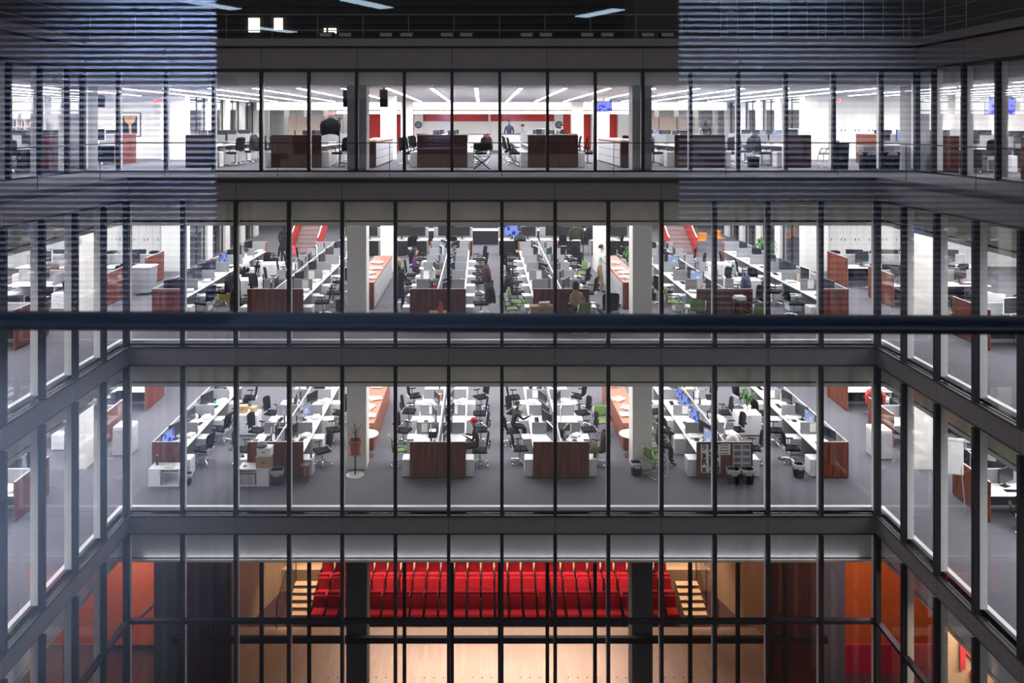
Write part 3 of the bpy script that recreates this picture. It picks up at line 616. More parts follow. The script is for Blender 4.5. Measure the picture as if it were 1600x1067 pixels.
def partition(fl, x0, x1, y0, y1, label, wood=False, h=1.16):
    t = thing('desk_partition', label, 'partition', ((x0 + x1) / 2, (y0 + y1) / 2, FZ[fl]))
    a, b = (x1 - x0) / 2, (y1 - y0) / 2
    obj('screen', bm('screen', 'divider_grey', (-a, -b, 0.0, a, b, h - 0.02)), t); obj('cap', bm('cap', 'light_grey', (-a - 0.002, -b, h - 0.019, a + 0.002, b, h), bev=0.002), t, label='pale cap rail')
def endpanel(fl, x0, x1, y0, y1, label, m='wood_red', h=1.13, foot=True):
    t = thing('end_panel', label, 'panel', ((x0 + x1) / 2, (y0 + y1) / 2, FZ[fl]))
    a, b = (x1 - x0) / 2, (y1 - y0) / 2
    obj('board', bm('board', m, (-a, -b, 0.03, a, b, h), bev=0.004), t); obj('plinth', bm('plinth', 'black', (-a + 0.02, -b + 0.005, 0, a - 0.02, b - 0.005, 0.03)), t)
    obj('edge', bm('edge', 'light_grey', (-a, -b, h + 0.0005, a, b, h + 0.008)), t)
ROWS = [(-10.78, (1,)), (-6.98, (-1, 1)), (-1.93, (-1, 1)), (1.9, (-1, 1)), (6.98, (-1, 1)), (10.8, (-1,))]
SKIP = {}   # (floor, row, side, unit) -> wishes
W_ = lambda *k, **v: SKIP.setdefault(k, {}).update(v)
W_(1, 0, 1, 0, mon=['blue', 'off']); W_(1, 4, -1, 2, mon=['blue', 'blue']); W_(1, 4, -1, 1, mon=['blue'], nochair=True); W_(1, 4, -1, 0, nochair=True)
W_(1, 2, 1, 0, nochair=True); W_(1, 3, -1, 1, nochair=True); W_(1, 3, 1, 0, jacket='maroon'); W_(1, 2, -1, 0, chair='green'); W_(1, 3, -1, 0, mon=['white'])
W_(2, 0, 1, 0, mon=['off']); W_(2, 0, 1, 1, jacket='black'); W_(2, 0, 1, 3, nochair=True, mon=['blue']); W_(2, 2, -1, 0, nochair=True); W_(2, 2, -1, 3, nochair=True)
W_(2, 2, 1, 0, jacket='black'); W_(2, 4, -1, 4, nochair=True); W_(2, 5, -1, 5, nochair=True); W_(2, 2, 1, 2, jacket='maroon'); W_(2, 3, -1, 1, jacket='black'); W_(2, 3, -1, 0, chair='green'); W_(2, 3, 1, 3, chair='green'); W_(2, 4, 1, 1, jacket='navy'); W_(2, 4, -1, 0, chair='green'); W_(2, 1, -1, 0, jacket='black')
W_(3, 0, 1, 1, jacket='black'); W_(3, 2, 1, 1, jacket='maroon'); W_(3, 5, -1, 1, jacket='navy'); W_(3, 4, -1, 0, jacket='navy'); W_(3, 5, -1, 0, jacket='black')
for fl, y0, n in ((1, 24.97, 4), (2, 24.97, 6), (3, 27.8, 4)):
    for r, (xc, sides) in enumerate(ROWS):
        nmr = '%s row, %s' % (ORD[r], FLOOR[fl])
        x0, x1 = xc - (0.87 if -1 in sides else 0.03), xc + (0.87 if 1 in sides else 0.03)
        endpanel(fl, x0, x1, y0 - 0.03, y0 + 0.01, '%s wood panel closing the glass end of the %s' % ('shade-darkened' if fl == 3 else 'red-brown', nmr), 'wood_brown' if fl == 3 else 'wood_red')  # top floor panels get a darker wood to imitate their backlit shade
        partition(fl, xc - 0.02, xc + 0.02, y0 + 0.015, y0 + 0.02 + n * UL, 'long grey partition down the middle of the %s' % nmr, h=1.14)
        if fl == 2: endpanel(fl, x0, x1, y0 + 0.03 + n * UL, y0 + 0.07 + n * UL, 'wood panel closing the far end of the %s' % nmr, 'wood_orange')
        for sd in sides:
            for u in range(n):
                w = dict(SKIP.get((fl, r, sd, u), {})); nc = w.pop('nochair', False) or (RND.random() < 0.06 and 'jacket' not in w)
                wh = '%s from glass, %s side of %s row, %s' % (ORD[u], 'left' if sd < 0 else 'right', ORD[r], FLOOR[fl])
                y = y0 + 0.02 + UL * (u + 0.5)
                station(fl, (xc, y, FZ[fl]), 0.0 if sd > 0 else PI, wh, sd, far=(u >= 3 or (fl == 3 and u >= 2)), want=w, nochair=nc, ped_end=-1 if sd > 0 else 1, noclutter=(fl == 3 and u >= 2))
for fl, xs, rows in ((1, 13.42, ((23.0, 2), (28.2, 2), (31.65, 3))), (2, 13.42, ((23.0, 2), (28.2, 2), (31.65, 3))), (3, 14.1, ((21.0, 1), (25.6, 2), (30.6, 3)))):
    for s, wn in ((-1, 'left'), (1, 'right')):
        for i, (yc, n) in enumerate(rows):
            nmr = '%s %s wing, %s row' % (FLOOR[fl].split()[0], wn, ('nearest', 'middle', 'furthest')[i])
            a, b = sorted((s * xs, s * (xs + 0.04)))
            endpanel(fl, a, b, yc - 0.87, yc + 0.87, 'red wood panel at the aisle end of the %s' % nmr)
            a, b = sorted((s * (xs + 0.045), s * (xs + 0.05 + n * UL)))
            partition(fl, a, b, yc - 0.028, yc + 0.028, 'grey partition along the %s' % nmr, h=1.14)
            for sd, sn in ((-1, 'near'), (1, 'far')):
                for u in range(n):
                    wh = '%s, %s side, %s from aisle' % (nmr, sn, ORD[u])
                    rz = sd * PI / 2; pe = 1 if (s * -sd) > 0 else -1
                    station(fl, (s * (xs + 0.05 + UL * (u + 0.5)), yc, FZ[fl]), rz, wh, -pe, far=True, want={'jacket': 'red'} if (fl, s, i, sd, u) == (1, 1, 2, -1, 0) else None, nochair=RND.random() < 0.1 and i < 2, ped_end=pe, noclutter=(fl == 3))
# counters between the column pairs
def counter(fl, s, y0, y1, m, drawers, label):
    x0, x1 = sorted((s * 4.2, s * 4.9)); L = (y1 - y0) / 2
    t = thing('storage_counter', label, 'counter', ((x0 + x1) / 2, (y0 + y1) / 2, FZ[fl]))
    obj('body', bm('body', m, (-0.34, -L + 0.01, 0.03, 0.34, L - 0.01, 0.88)), t); obj('plinth', bm('plinth', 'black', (-0.3, -L + 0.05, 0, 0.3, L - 0.05, 0.03)), t)
    obj('countertop', bm('countertop', 'wood_orange', (-0.36, -L, 0.881, 0.36, L, 0.92), bev=0.004), t)
    if drawers:
        k = -s
        n = int(2 * L / 0.9)
        for i in range(n):
            for j in range(3):
                a = -L + 0.05 + i * (2 * L - 0.1) / n; b = a + (2 * L - 0.1) / n - 0.02; x = k * 0.341; x2 = k * 0.356
                d = obj('drawer', bm('drawer', drawers, (min(x, x2), a, 0.06 + j * 0.27, max(x, x2), b, 0.31 + j * 0.27), bev=0.002), t, label='grey drawer front')
                obj('handle', bm('handle', 'silver', (min(x2, x2 + k * 0.012), (a + b) / 2 - 0.1, 0.24 + j * 0.27, max(x2, x2 + k * 0.012), (a + b) / 2 + 0.1, 0.255 + j * 0.27)), d)
for s, sn in ((-1, 'left'), (1, 'right')):
    counter(1, s, 27.1, 31.9, 'wood_orange', None, 'long orange wood counter behind the %s column, lower floor' % sn)
    counter(2, s, 27.1, 32.6, 'wood_red', 'light_grey', 'long counter with grey drawers behind the %s column, middle floor' % sn)
    counter(3, s, 27.6, 32.9, 'wood_brown', 'light_grey', 'long counter behind the %s column, top floor' % sn)
    for fl in (1, 2, 3):
        for i, yy in enumerate((27.7, 28.6, 29.6, 30.8)):
            PAPER.put('spread white papers, %s from glass on %s counter, %s' % (ORD[i], sn, FLOOR[fl]), (s * (4.45 + 0.12 * (i % 2)), yy + RND.uniform(-0.2, 0.2) + (0.5 if fl == 3 else 0), FZ[fl] + 0.9205), RND.uniform(0, 3), None, (1.3, 1.3, 0.7))
    TABLE.put('white round table by the %s column, lower floor' % sn, (s * 4.4, 26.64, Z1), 0)
# ---------------------------------------------------------------- single things, lower floor
def single(name, cat, label, loc, rz, parts, group=None):
    t = thing(name, label, cat, loc, rz, group)
    for p in parts:
        q = obj(p[0], p[1], t)
        if len(p) > 3: q['label'] = p[3]
        for c in (p[2] if len(p) > 2 else []): obj(c[0], c[1], q)
    return t
CRED_L.put('white low cabinet with empty shelf before the first row, lower floor', (-10.22, 24.62, 0))
CRED_R.put('white low cabinet full of dark books before the second row, lower floor', (-7.5, 24.62, 0))
for k in range(13):
    c = ('black', 'dark', 'red', 'black', 'dark', 'tan')[k % 6]; BOOK[c].put('%s upright book on the shelf of the white low cabinet, lower floor' % c, (-7.5 - 0.41 + k * 0.036, 24.5, 0.031), 0, 'books in the low cabinet', (1, 0.9, 1.3))
CARTON.put('brown box under a white one on the low cabinet, lower floor', (-7.22, 24.6, 0.531), 0.05, None, (1.15, 1.1, 1.3)); CARTONW.put('white box topmost on the low cabinet, lower floor', (-7.2, 24.6, 0.875), -0.06, None, (1.05, 1.05, 1.0))
single('helmet', 'helmet', 'dark grey helmet on top of the stacked boxes, lower floor', (-7.3, 24.58, 1.14), 0.4, [('shell', MB().lathe([(0.13, 0), (0.135, 0.05), (0.115, 0.11), (0.06, 0.145), (0.005, 0.155)], 18).mesh('shell', 'grey_fabric', smooth=True)), ('brim', MB().lathe([(0.165, 0.0), (0.168, 0.012), (0.13, 0.03)], 18).mesh('brim', 'mesh_black'))])
LAMP.put('small lamp on the book cabinet, lower floor', (-7.82, 24.6, 0.531), 2.5, None, (0.7, 0.7, 0.7))
def bottle(label, loc, m, h=0.26): single('bottle', 'bottle', label, loc, 0, [('body', MB().lathe([(0.036, 0), (0.038, 0.02), (0.038, h * 0.6), (0.014, h * 0.78), (0.014, h * 0.95)], 12).mesh('body', m, smooth=True)), ('cap', MB().lathe([(0.016, h * 0.951), (0.016, h)], 10).mesh('cap', 'white'))])
bottle('dark bottle on the empty low cabinet, lower floor', (-10.55, 24.7, 0.531), 'black', 0.3); bottle('green bottle on white pedestal beside second row, lower floor', (-5.92, 25.2, 0.541), 'leaf_pale')
NEWS.put('yellowed papers on the empty low cabinet, lower floor', (-10.1, 24.6, 0.531), 0.2, None, (0.8, 0.8, 0.5))
BIN.put('black bin with liner beside first row, lower floor', P(292, 756, 0), 0.1); BIN.put('black bin with pale liner beside the book cabinet, lower floor', (P(430, 755, 0)[0] + 0.06, P(430, 755, 0)[1], 0), 0.0, None, (1.25, 1.1, 1.35))
BIN.put('black bin with pale liner standing against postered panel, lower floor', P(1145.5, 754, 0), 0, None, (1.25, 1.1, 1.35)); BIN.put('second black bin against the postered panel, nearer its corner, lower floor', (P(1145.5, 754, 0)[0] + 0.44, P(1145.5, 754, 0)[1], 0), 0, None, (1.25, 1.1, 1.35))
BIN.put('brown bin with liner in front of the right column, lower floor', P(994, 741, 0), 0.1, None, (1.1, 1.1, 1.2)); BIN.put('bin with clear bag beside sixth row, lower floor', P(1248, 745, 0), 0.2, None, (1, 1, 1.3))
single('step_stool', 'stool', 'small wooden step stool beside end of second row, lower floor', (P(478, 745, 0)[0] + 0.02, 24.78, 0), 0, [('top', bm('top', 'wood_red', (-0.13, -0.12, 0.47, 0.13, 0.12, 0.5))), ('leg', bm('leg', 'wood_red', (-0.12, -0.1, 0, -0.09, 0.1, 0.47))), ('leg', bm('leg', 'wood_red', (0.09, -0.1, 0, 0.12, 0.1, 0.47)))])
tw = MB(); r_ = random.Random(4)
tw.tube([(0, 0, 1.0), (0.01, 0, 1.3), (-0.03, 0.0, 1.62)], [0.02, 0.018, 0.012], 6)
for i in range(11):
    a = r_.uniform(0, 6.28); z = r_.uniform(1.1, 1.5); L = r_.uniform(0.15, 0.3)
    tw.tube([(0, 0, z - 0.1), (math.cos(a) * L * 0.5, math.sin(a) * L * 0.5, z + 0.05), (math.cos(a) * L, math.sin(a) * L, z + 0.25)], [0.009, 0.006, 0.003], 4)
px_, py_, _ = P(555, 742, 0)
single('potted_plant', 'plant', 'bare twig plant in terracotta pot on a black pole, left column', (px_, py_, 0), 0, [
    ('pot', MB().lathe([(0.14, 0.68), (0.17, 0.9), (0.2, 1.02), (0.215, 1.02), (0.215, 1.1), (0.19, 1.1), (0.18, 1.04)], 20).mesh('pot', 'terracotta')), ('saucer', MB().lathe([(0.15, 0.64), (0.2, 0.66), (0.2, 0.68), (0.15, 0.679)], 20).mesh('saucer', 'terracotta')),
    ('soil', MB().lathe([(0.178, 1.0), (0.178, 1.05)], 20).mesh('soil', 'soil')), ('twigs', tw.mesh('twigs', 'bark')), ('pole', MB().tube([(0, 0, 0.02), (0, 0, 0.64)], 0.022, 10).mesh('pole', 'black')), ('base', MB().lathe([(0.28, 0), (0.28, 0.012), (0.05, 0.02)], 28).mesh('base', 'silver'))])
GREEN.put('green visitor chair beside the brown bin, right column, lower floor', (P(1022, 738, 0)[0], 25.15, 0), -PI / 2 + 0.5); GREEN.put('green visitor chair at the round table by right column, lower floor', (3.72, 28.5, 0), PI + 0.2)
GREEN.put('green chair under the seated person beside right column, lower floor', (5.1, 25.98, 0), -PI / 2)
FERN.put('trailing pale fern on white pedestal beside fourth row, lower floor', (2.98, 25.2, 0.545), 0.4, None, (0.42, 0.42, 0.8))
CAB.put('white side cabinet under the green plant, lower floor', (8.9, 28.65, 0), -PI / 2); PLANT.put('leafy green plant on white side cabinet, lower floor', (8.9, 28.65, 0.745), 0, None, (1.1, 1.1, 1.2))
CAB.put('white side cabinet with boxes between first rows, lower floor', (-8.9, 28.65, 0), -PI / 2); CARTON.put('brown lidded box on the white side cabinet, lower floor', (-9.08, 28.65, 0.745), 0.1, None, (0.8, 0.9, 0.9)); CARTON.put('small brown box beside the lidded box, lower floor', (-8.7, 28.68, 0.745), 1.4, None, (0.7, 0.6, 0.7))
CARTON.put('tan box on desk at glass end of fifth row, lower floor', (7.55, 26.1, 0.746), 0.3, None, (1.2, 1.2, 0.5)); PAPER.put('papers heaped on the tan box, fifth row, lower floor', (7.55, 26.1, 0.88), 0.5, None, (1.3, 1.2, 1.2))
single('globe', 'ball', 'large white ball on the desk behind postered panel, lower floor', (7.35, 25.35, 0.748), 0, [('ball', MB().lathe([(0.01, 0), (0.1, 0.03), (0.19, 0.13), (0.22, 0.24), (0.19, 0.35), (0.1, 0.45), (0.01, 0.475)], 24).mesh('ball', 'white', smooth=True)), ('foot', MB().lathe([(0.08, 0), (0.08, 0.02)], 12).mesh('foot', 'black'))])
yP = 24.97 - 0.034
def poster(label, px0, py0, px1, py1, txt, rows, m='paper', dark='black', size=0.27):
    x0, x1 = XA(px0, yP), XA(px1, yP); z1, z0 = ZA(py0, yP), ZA(py1, yP)
    t = thing('poster', label, 'poster', ((x0 + x1) / 2, yP - 0.006, (z0 + z1) / 2)); w, h = (x1 - x0) / 2, (z1 - z0) / 2
    obj('sheet', bm('sheet', m, (-w, 0, -h, w, 0.004, h)), t)
    for j, row in enumerate(rows):
        for i, ch in enumerate(row):
            x = -w + (i + 0.5) * 2 * w / len(row); z = h - (j + 0.5) * 2 * h / len(rows)
            if ch == '#': obj('photo', bm('photo', dark, (x - w / len(row) * 0.8, -0.002, z - h / len(rows) * 0.62, x + w / len(row) * 0.8, 0, z + h / len(rows) * 0.6)), t)
            elif ch == '=': obj('text_line', bm('text_line', dark, (x - w * 0.85, -0.002, z - h / len(rows) * 0.3, x + w * 0.6, 0, z + h / len(rows) * 0.3)), t)
            else:
                o = obj('letter', textmesh(ch, dark if (i + j) % 4 else 'cloth_grey', size, 0.003, 'letter', 0.04), t, (x, -0.002, z)); o.rotation_euler = (PI / 2, 0, 0)
poster('poster of large mixed letters pinned to wood panel, lower floor', 1095, 694, 1125.5, 738.5, 1, ['9BJ', 'aSs', 'REa', 'x2d'])
poster('small sheet of text lines pinned beside letter poster, lower floor', 1126.5, 693, 1141, 710.5, 1, ['=', '=', '=', '='])
poster('sheet of dark photographs pinned to wood panel, lower floor', 1145, 693, 1173, 733, 1, ['##', '##', '##', '##'], 'light_grey', 'cloth_grey')
person('seated bald person in dark clothes beside fifth row, lower floor', (5.45, 27.1, 0), -PI / 2 + 0.25, 'cloth_black', 'cloth_black', sit=True, lean=0.15, bald=True, armL=((-0.25, 0.15, 0.75), (-0.05, 0.34, 0.72)), armR=((0.25, 0.15, 0.75), (0.08, 0.36, 0.74)))
GREEN.put('green chair under the bald person, lower floor', (5.4, 27.1, -0.0), -PI / 2 + 0.25)
person('seated person in dark green half hidden by right column, lower floor', (5.12, 25.98, 0), -PI / 2, 'olive_fabric', 'cloth_black', sit=True, lean=0.1)
CHAIR_P.put('black mesh office chair under the person in black, fourth row, lower floor', (0.46, 27.6, 0), -PI / 2 + 0.2)
person('person in black leaning over desk with hand at mouth, lower floor', (0.48, 27.6, 0), -PI / 2 + 0.2, 'cloth_black', 'cloth_black', sit=True, lean=0.3, armL=((-0.22, 0.22, 0.78), (0.0, 0.3, 1.1)), armR=((0.22, 0.25, 1.0), (0.2, 0.5, 0.98)))
CHAIR_P.put('black office chair under person in red cap, third row, lower floor', (-0.62, 25.95, 0), PI / 2)
person('person in red cap and brown jacket seated at third row, lower floor', (-0.68, 25.95, 0), PI / 2, 'brown_fabric', 'cloth_black', sit=True, lean=0.2, cap='cap_red', armL=((-0.25, 0.2, 0.8), (-0.1, 0.4, 0.95)), armR=((0.25, 0.2, 0.8), (0.12, 0.42, 0.95)))
ex = P(1500, 790, 0)
single('flip_chart', 'flip chart', 'white flip chart easel beside glass of right wing, lower floor', (12.75, 22.95, 0), -0.25, [('board', bm('board', 'white', (-0.4, -0.02, 1.02, 0.4, 0.0, 2.05), bev=0.004)), ('paper', bm('paper', 'paper', (-0.37, -0.026, 1.06, 0.37, -0.0215, 1.95)), [], 'paper sheet'), ('clamp', bm('clamp', 'silver', (-0.4, -0.032, 1.96, 0.4, -0.0215, 1.99)))] + [('leg', MB().tube([(s * 0.3, 0.02, 1.8), (s * 0.42, -0.1, 0.0)], 0.014, 6).mesh('leg', 'silver')) for s in (-1, 1)] + [('leg', MB().tube([(0, 0.04, 1.8), (0, 0.55, 0.0)], 0.014, 6).mesh('leg', 'silver'))])
def copier(label, loc, rz, m='light_grey'):
    single('photocopier', 'copier', label, loc, rz, [('body', bm('body', m, (-0.3, -0.3, 0.03, 0.3, 0.3, 0.86), bev=0.015)), ('lid', bm('lid', 'white', (-0.3, -0.28, 0.862, 0.3, 0.3, 0.97), bev=0.015)), ('paper_drawer', bm('paper_drawer', 'silver', (-0.27, -0.315, 0.1, 0.27, -0.301, 0.32))), ('paper_drawer', bm('paper_drawer', 'silver', (-0.27, -0.315, 0.35, 0.27, -0.301, 0.57))), ('control_panel', bm('control_panel', 'black', (0.05, -0.36, 0.87, 0.28, -0.281, 0.9)))])
copier('grey photocopier behind the column of right wing, lower floor', (12.6, 26.6, 0), PI / 2)
copier('grey photocopier behind the column of left wing, lower floor', (-12.5, 26.9, 0), -PI / 2)
for i, (x, y) in enumerate(((-9.0, 27.2), (-9.1, 31.0), (9.2, 29.6), (9.3, 26.4), (9.0, 31.2))):
    single('floor_box', 'floor box', 'dark round floor socket, %s of five on lower floor carpet' % ORD[i], (x, y, 0), 0, [('cover', MB().lathe([(0.14, 0.0), (0.14, 0.006), (0.12, 0.008)], 20).mesh('cover', 'black'))])
# ---------------------------------------------------------------- middle floor
def stand(name, cat, label, x, y, m, h, w=0.25): single(name, cat, label, (x, y, Z2), 0, [('tabletop', bm('tabletop', m, (-w, -0.2, h - 0.03, w, 0.2, h), bev=0.004))] + [('leg', bm('leg', m, (sx * w * 0.9 - 0.02, sy * 0.16 - 0.02, 0, sx * w * 0.9 + 0.02, sy * 0.16 + 0.02, h - 0.03))) for sx in (-1, 1) for sy in (-1, 1)])
stand('side_table', 'table', 'tan wooden stool before third row panel, middle floor', XA(687, 24.5), 24.45, 'wood_tan', 0.54, 0.32)
single('figurine', 'ornament', 'small red figurine on the tan stool, middle floor', (XA(688, 24.5), 24.42, Z2 + 0.541), 0, [('body', MB().lathe([(0.07, 0), (0.09, 0.06), (0.06, 0.15), (0.03, 0.2), (0.05, 0.25), (0.03, 0.3), (0.005, 0.31)], 12).mesh('body', 'red_paint', smooth=True)), ('handle', MB().tube([(0.06, 0, 0.22), (0.12, 0, 0.2), (0.08, 0, 0.1)], 0.012, 6).mesh('handle', 'red_paint'))])
stand('side_table', 'table', 'brown side table holding a wooden crate, fourth row, middle floor', XA(846, 24.5), 24.45, 'wood_tan', 0.5, 0.4)
CARTON.put('tan crate on side table before fourth row, middle floor', (XA(846, 24.5), 24.45, Z2 + 0.501), 0.05, None, (1.7, 1.1, 0.9)); NEWS.put('wrapped parcel lying on the tan crate, middle floor', (XA(850, 24.5), 24.45, Z2 + 0.742), 0.3, None, (1.1, 0.5, 1.6))
CARTON.put('brown carton on floor beside third row, middle floor', (XA(757, 25.4), 24.75, Z2), 0, None, (1.1, 1.1, 1.3)); single('plastic_bag', 'bag', 'white plastic bag on the brown carton, middle floor', (XA(757, 25.4), 24.75, Z2 + 0.345), 0, [('bag', MB().lathe([(0.12, 0), (0.2, 0.05), (0.17, 0.12), (0.05, 0.17), (0.02, 0.22)], 14).mesh('bag', 'paper', smooth=True))])
GREEN.put('green visitor chair left of fourth row, middle floor', (XA(797, 25.4), 25.1, Z2), -PI / 2 + 0.3); GREEN.put('green chair under person in beige before fourth row, middle floor', (2.35, 24.15, Z2), 0.5)
GREEN.put('dark green visitor chair before fifth row, left end, middle floor', (XA(1080, 24.6), 24.2, Z2), PI - 0.6); GREEN.put('green visitor chair before fifth row, right end, middle floor', (XA(1172, 24.6), 24.15, Z2), 0.2)
stand('side_table', 'table', 'dark narrow table before fifth row, middle floor', XA(1156, 24.6), 24.62, 'black', 0.86, 0.2); PAPER.put('papers on the dark narrow table, middle floor', (XA(1156, 24.6), 24.62, Z2 + 0.861), 0.4, None, (1.2, 1, 1.5))
CHAIR.put('black mesh office chair alone beside fourth row, middle floor', (3.3, 24.5, Z2), 0.1, None, (1.15, 1.15, 1.12))
person('person in beige top seated before fourth row, middle floor', (2.35, 24.2, Z2), 0.5, 'beige_fabric', 'cloth_black', 'hair_dark', sit=True, lean=0.25, hairlen=0.12, female=True)
person('blonde person in long black coat standing beside third row, middle floor', (-3.3, 26.6, Z2), -0.9, 'cloth_black', 'cloth_black', 'hair_blonde', hairlen=0.1, coat='dark_fabric', female=True, armL=((-0.28, 0.05, 1.12), (-0.26, 0.2, 0.95)), armR=((0.28, 0.1, 1.12), (0.2, 0.3, 1.05)))
person('person in mint shirt and khaki trousers reading at right counter, middle floor', (3.82, 29.9, Z2), -PI / 2, 'cloth_mint', 'cloth_khaki', lean=0.12, armL=((-0.24, 0.15, 1.12), (-0.1, 0.36, 1.12)), armR=((0.24, 0.15, 1.12), (0.1, 0.36, 1.12)))
pw = person('person in dark coat walking away with pink bag, middle floor', (-9.55, 36.6, Z2), 0.1, 'cloth_black', 'cloth_black', hairlen=0.08, coat='dark_fabric', female=True)
single('shopping_bag', 'bag', 'bright pink bag held by the walking person, middle floor', (-9.2, 36.62, Z2 + 0.33), 0.1, [('bag', MB().prism([(-0.17, 0), (0.17, 0), (0.2, 0.36), (-0.2, 0.36)], -0.06, 0.06, 'y').mesh('bag', 'pink', 0.01)), ('handle', MB().tube([(-0.08, 0, 0.36), (0, 0, 0.52), (0.08, 0, 0.36)], 0.008, 5).mesh('handle', 'pink'))])
person('seated person in white shirt at first row, middle floor', (-9.5, 30.85, Z2), PI / 2 + 0.2, 'cloth_white', 'cloth_black', sit=True, lean=0.2); CHAIR_P.put('black office chair under person in white shirt, middle floor', (-9.45, 30.84, Z2), PI / 2 + 0.2)
person('seated person in purple top at third row, middle floor', (-3.2, 30.85, Z2), -PI / 2, 'cloth_purple', 'cloth_black', sit=True, lean=0.15); CHAIR_P.put('black office chair under person in purple, middle floor', (-3.25, 30.85, Z2), -PI / 2)
person('dark silhouetted person facing bright screen beyond the rows, middle floor', (1.2, 36.9, Z2), 0, 'cloth_jean', 'cloth_black', sit=True); CHAIR_P.put('black office chair under silhouetted person, middle floor', (1.2, 36.85, Z2), 0)
def coatrack(label, x, y, z, cols):
    t = single('coat_stand', 'coat stand', label, (x, y, z), 0, [('pole', MB().tube([(0, 0, 0.02), (0, 0, 1.75)], 0.02, 8).mesh('pole', 'black')), ('base', MB().lathe([(0.2, 0), (0.2, 0.02), (0.03, 0.03)], 20).mesh('base', 'black'))] + [('hook', MB().tube([(0, 0, 1.68), (0.12 * math.cos(a), 0.12 * math.sin(a), 1.72)], 0.012, 5).mesh('hook', 'black')) for a in (0, 1.57, 3.14, 4.71)])
    for i, c in enumerate(cols): JACK[c].put('%s coat hanging %s on %s' % (c, ('outermost', 'innermost')[i], label), (x + (0.33 if i else -0.3), y + 0.26, z + 0.58), 0.2 * i, None, (1, 1, 1.02))
coatrack('black coat stand by right column, middle floor', 3.95, 35.7, Z2, ('olive', 'black')); coatrack('black coat stand by left column, top floor', -5.55, 28.15, Z3, ('black',))
single('recycling_cart', 'bin', 'tall grey recycling cart at left wing, middle floor', (-13.0, 29.6, Z2), 0, [('body', MB().prism([(-0.3, 0.1), (0.3, 0.1), (0.36, 1.0), (-0.36, 1.0)], -0.35, 0.35, 'y').mesh('body', 'grey_fabric', 0.01)), ('lid', bm('lid', 'light_grey', (-0.38, -0.38, 1.002, 0.38, 0.38, 1.05), bev=0.01)), ('wheel', MB().lathe([(0.08, -0.02), (0.08, 0.02)], 12).mesh('wheel', 'black'))])
single('tote_bag', 'bag', 'yellow bag on floor beside first row, middle floor', P(351, 473, Z2), 0.3, [('bag', MB().prism([(-0.16, 0), (0.16, 0), (0.2, 0.34), (-0.2, 0.34)], -0.08, 0.08, 'y').mesh('bag', 'yellow', 0.01)), ('handle', MB().tube([(-0.08, 0, 0.34), (0, 0, 0.46), (0.08, 0, 0.34)], 0.01, 5).mesh('handle', 'yellow'))])
PLANT.put('leafy green plant on the floor beside right column, middle floor', (5.6, 33.0, Z2), 0, None, (1.5, 1.5, 1.9)); PLANT.put('tall leafy plant at the far end of sixth row, middle floor', (11.4, 34.0, Z2), 0, None, (1.7, 1.7, 2.2))
for i, (x, y) in enumerate(((5.5, 28.65), (8.9, 26.95), (-8.88, 26.95), (-5.3, 26.9), (-0.3, 30.3), (-8.88, 30.3))): BINB.put('black waste bin, %s of six along the desk aisles, middle floor' % ORD[i], (x, y, Z2), 0.2 * i, None, (1, 1, 1.15))
CAB.put('white side cabinet beside first row, nearer glass, middle floor', (-8.88, 28.65, Z2), -PI / 2); CAB.put('white side cabinet beside first row, further back, middle floor', (-8.88, 31.98, Z2), -PI / 2); CAB.put('white side cabinet beside sixth row, middle floor', (8.88, 28.65, Z2), -PI / 2); CAB.put('white side cabinet beside sixth row, further back, middle floor', (8.88, 31.98, Z2), -PI / 2)
single('printer', 'printer', 'white desktop printer on table in left wing, middle floor', (-13.9, 19.6, Z2 + 0.9), 0.2, [('body', bm('body', 'white', (-0.28, -0.22, 0, 0.28, 0.22, 0.3), bev=0.02)), ('tray', bm('tray', 'light_grey', (-0.2, -0.3, 0.08, 0.2, -0.221, 0.1)))]); stand('side_table', 'table', 'dark wood table carrying the white printer, middle floor', -13.9, 19.6, 'wood_brown', 0.899, 0.7)
single('wall_clock', 'clock', 'round white clock on the left wing column, middle floor', (-13.14, 25.54, Z2 + 2.55), 0, [('case', MB().lathe([(0.17, 0), (0.17, 0.03), (0.15, 0.04)], 28).mesh('case', 'silver')), ('dial', MB().lathe([(0.148, 0.0405), (0.148, 0.043)], 28).mesh('dial', 'white'), [('hand', bm('hand', 'black', (-0.006, 0, 0.0435, 0.006, 0.11, 0.046))), ('hand', bm('hand', 'black', (0, -0.006, 0.0435, 0.08, 0.006, 0.046)))])])
for o_ in [o for o in bpy.data.objects if o.name.startswith('wall_clock')]: o_.rotation_euler = (PI / 2, 0, 0); o_.location.x = -13.5
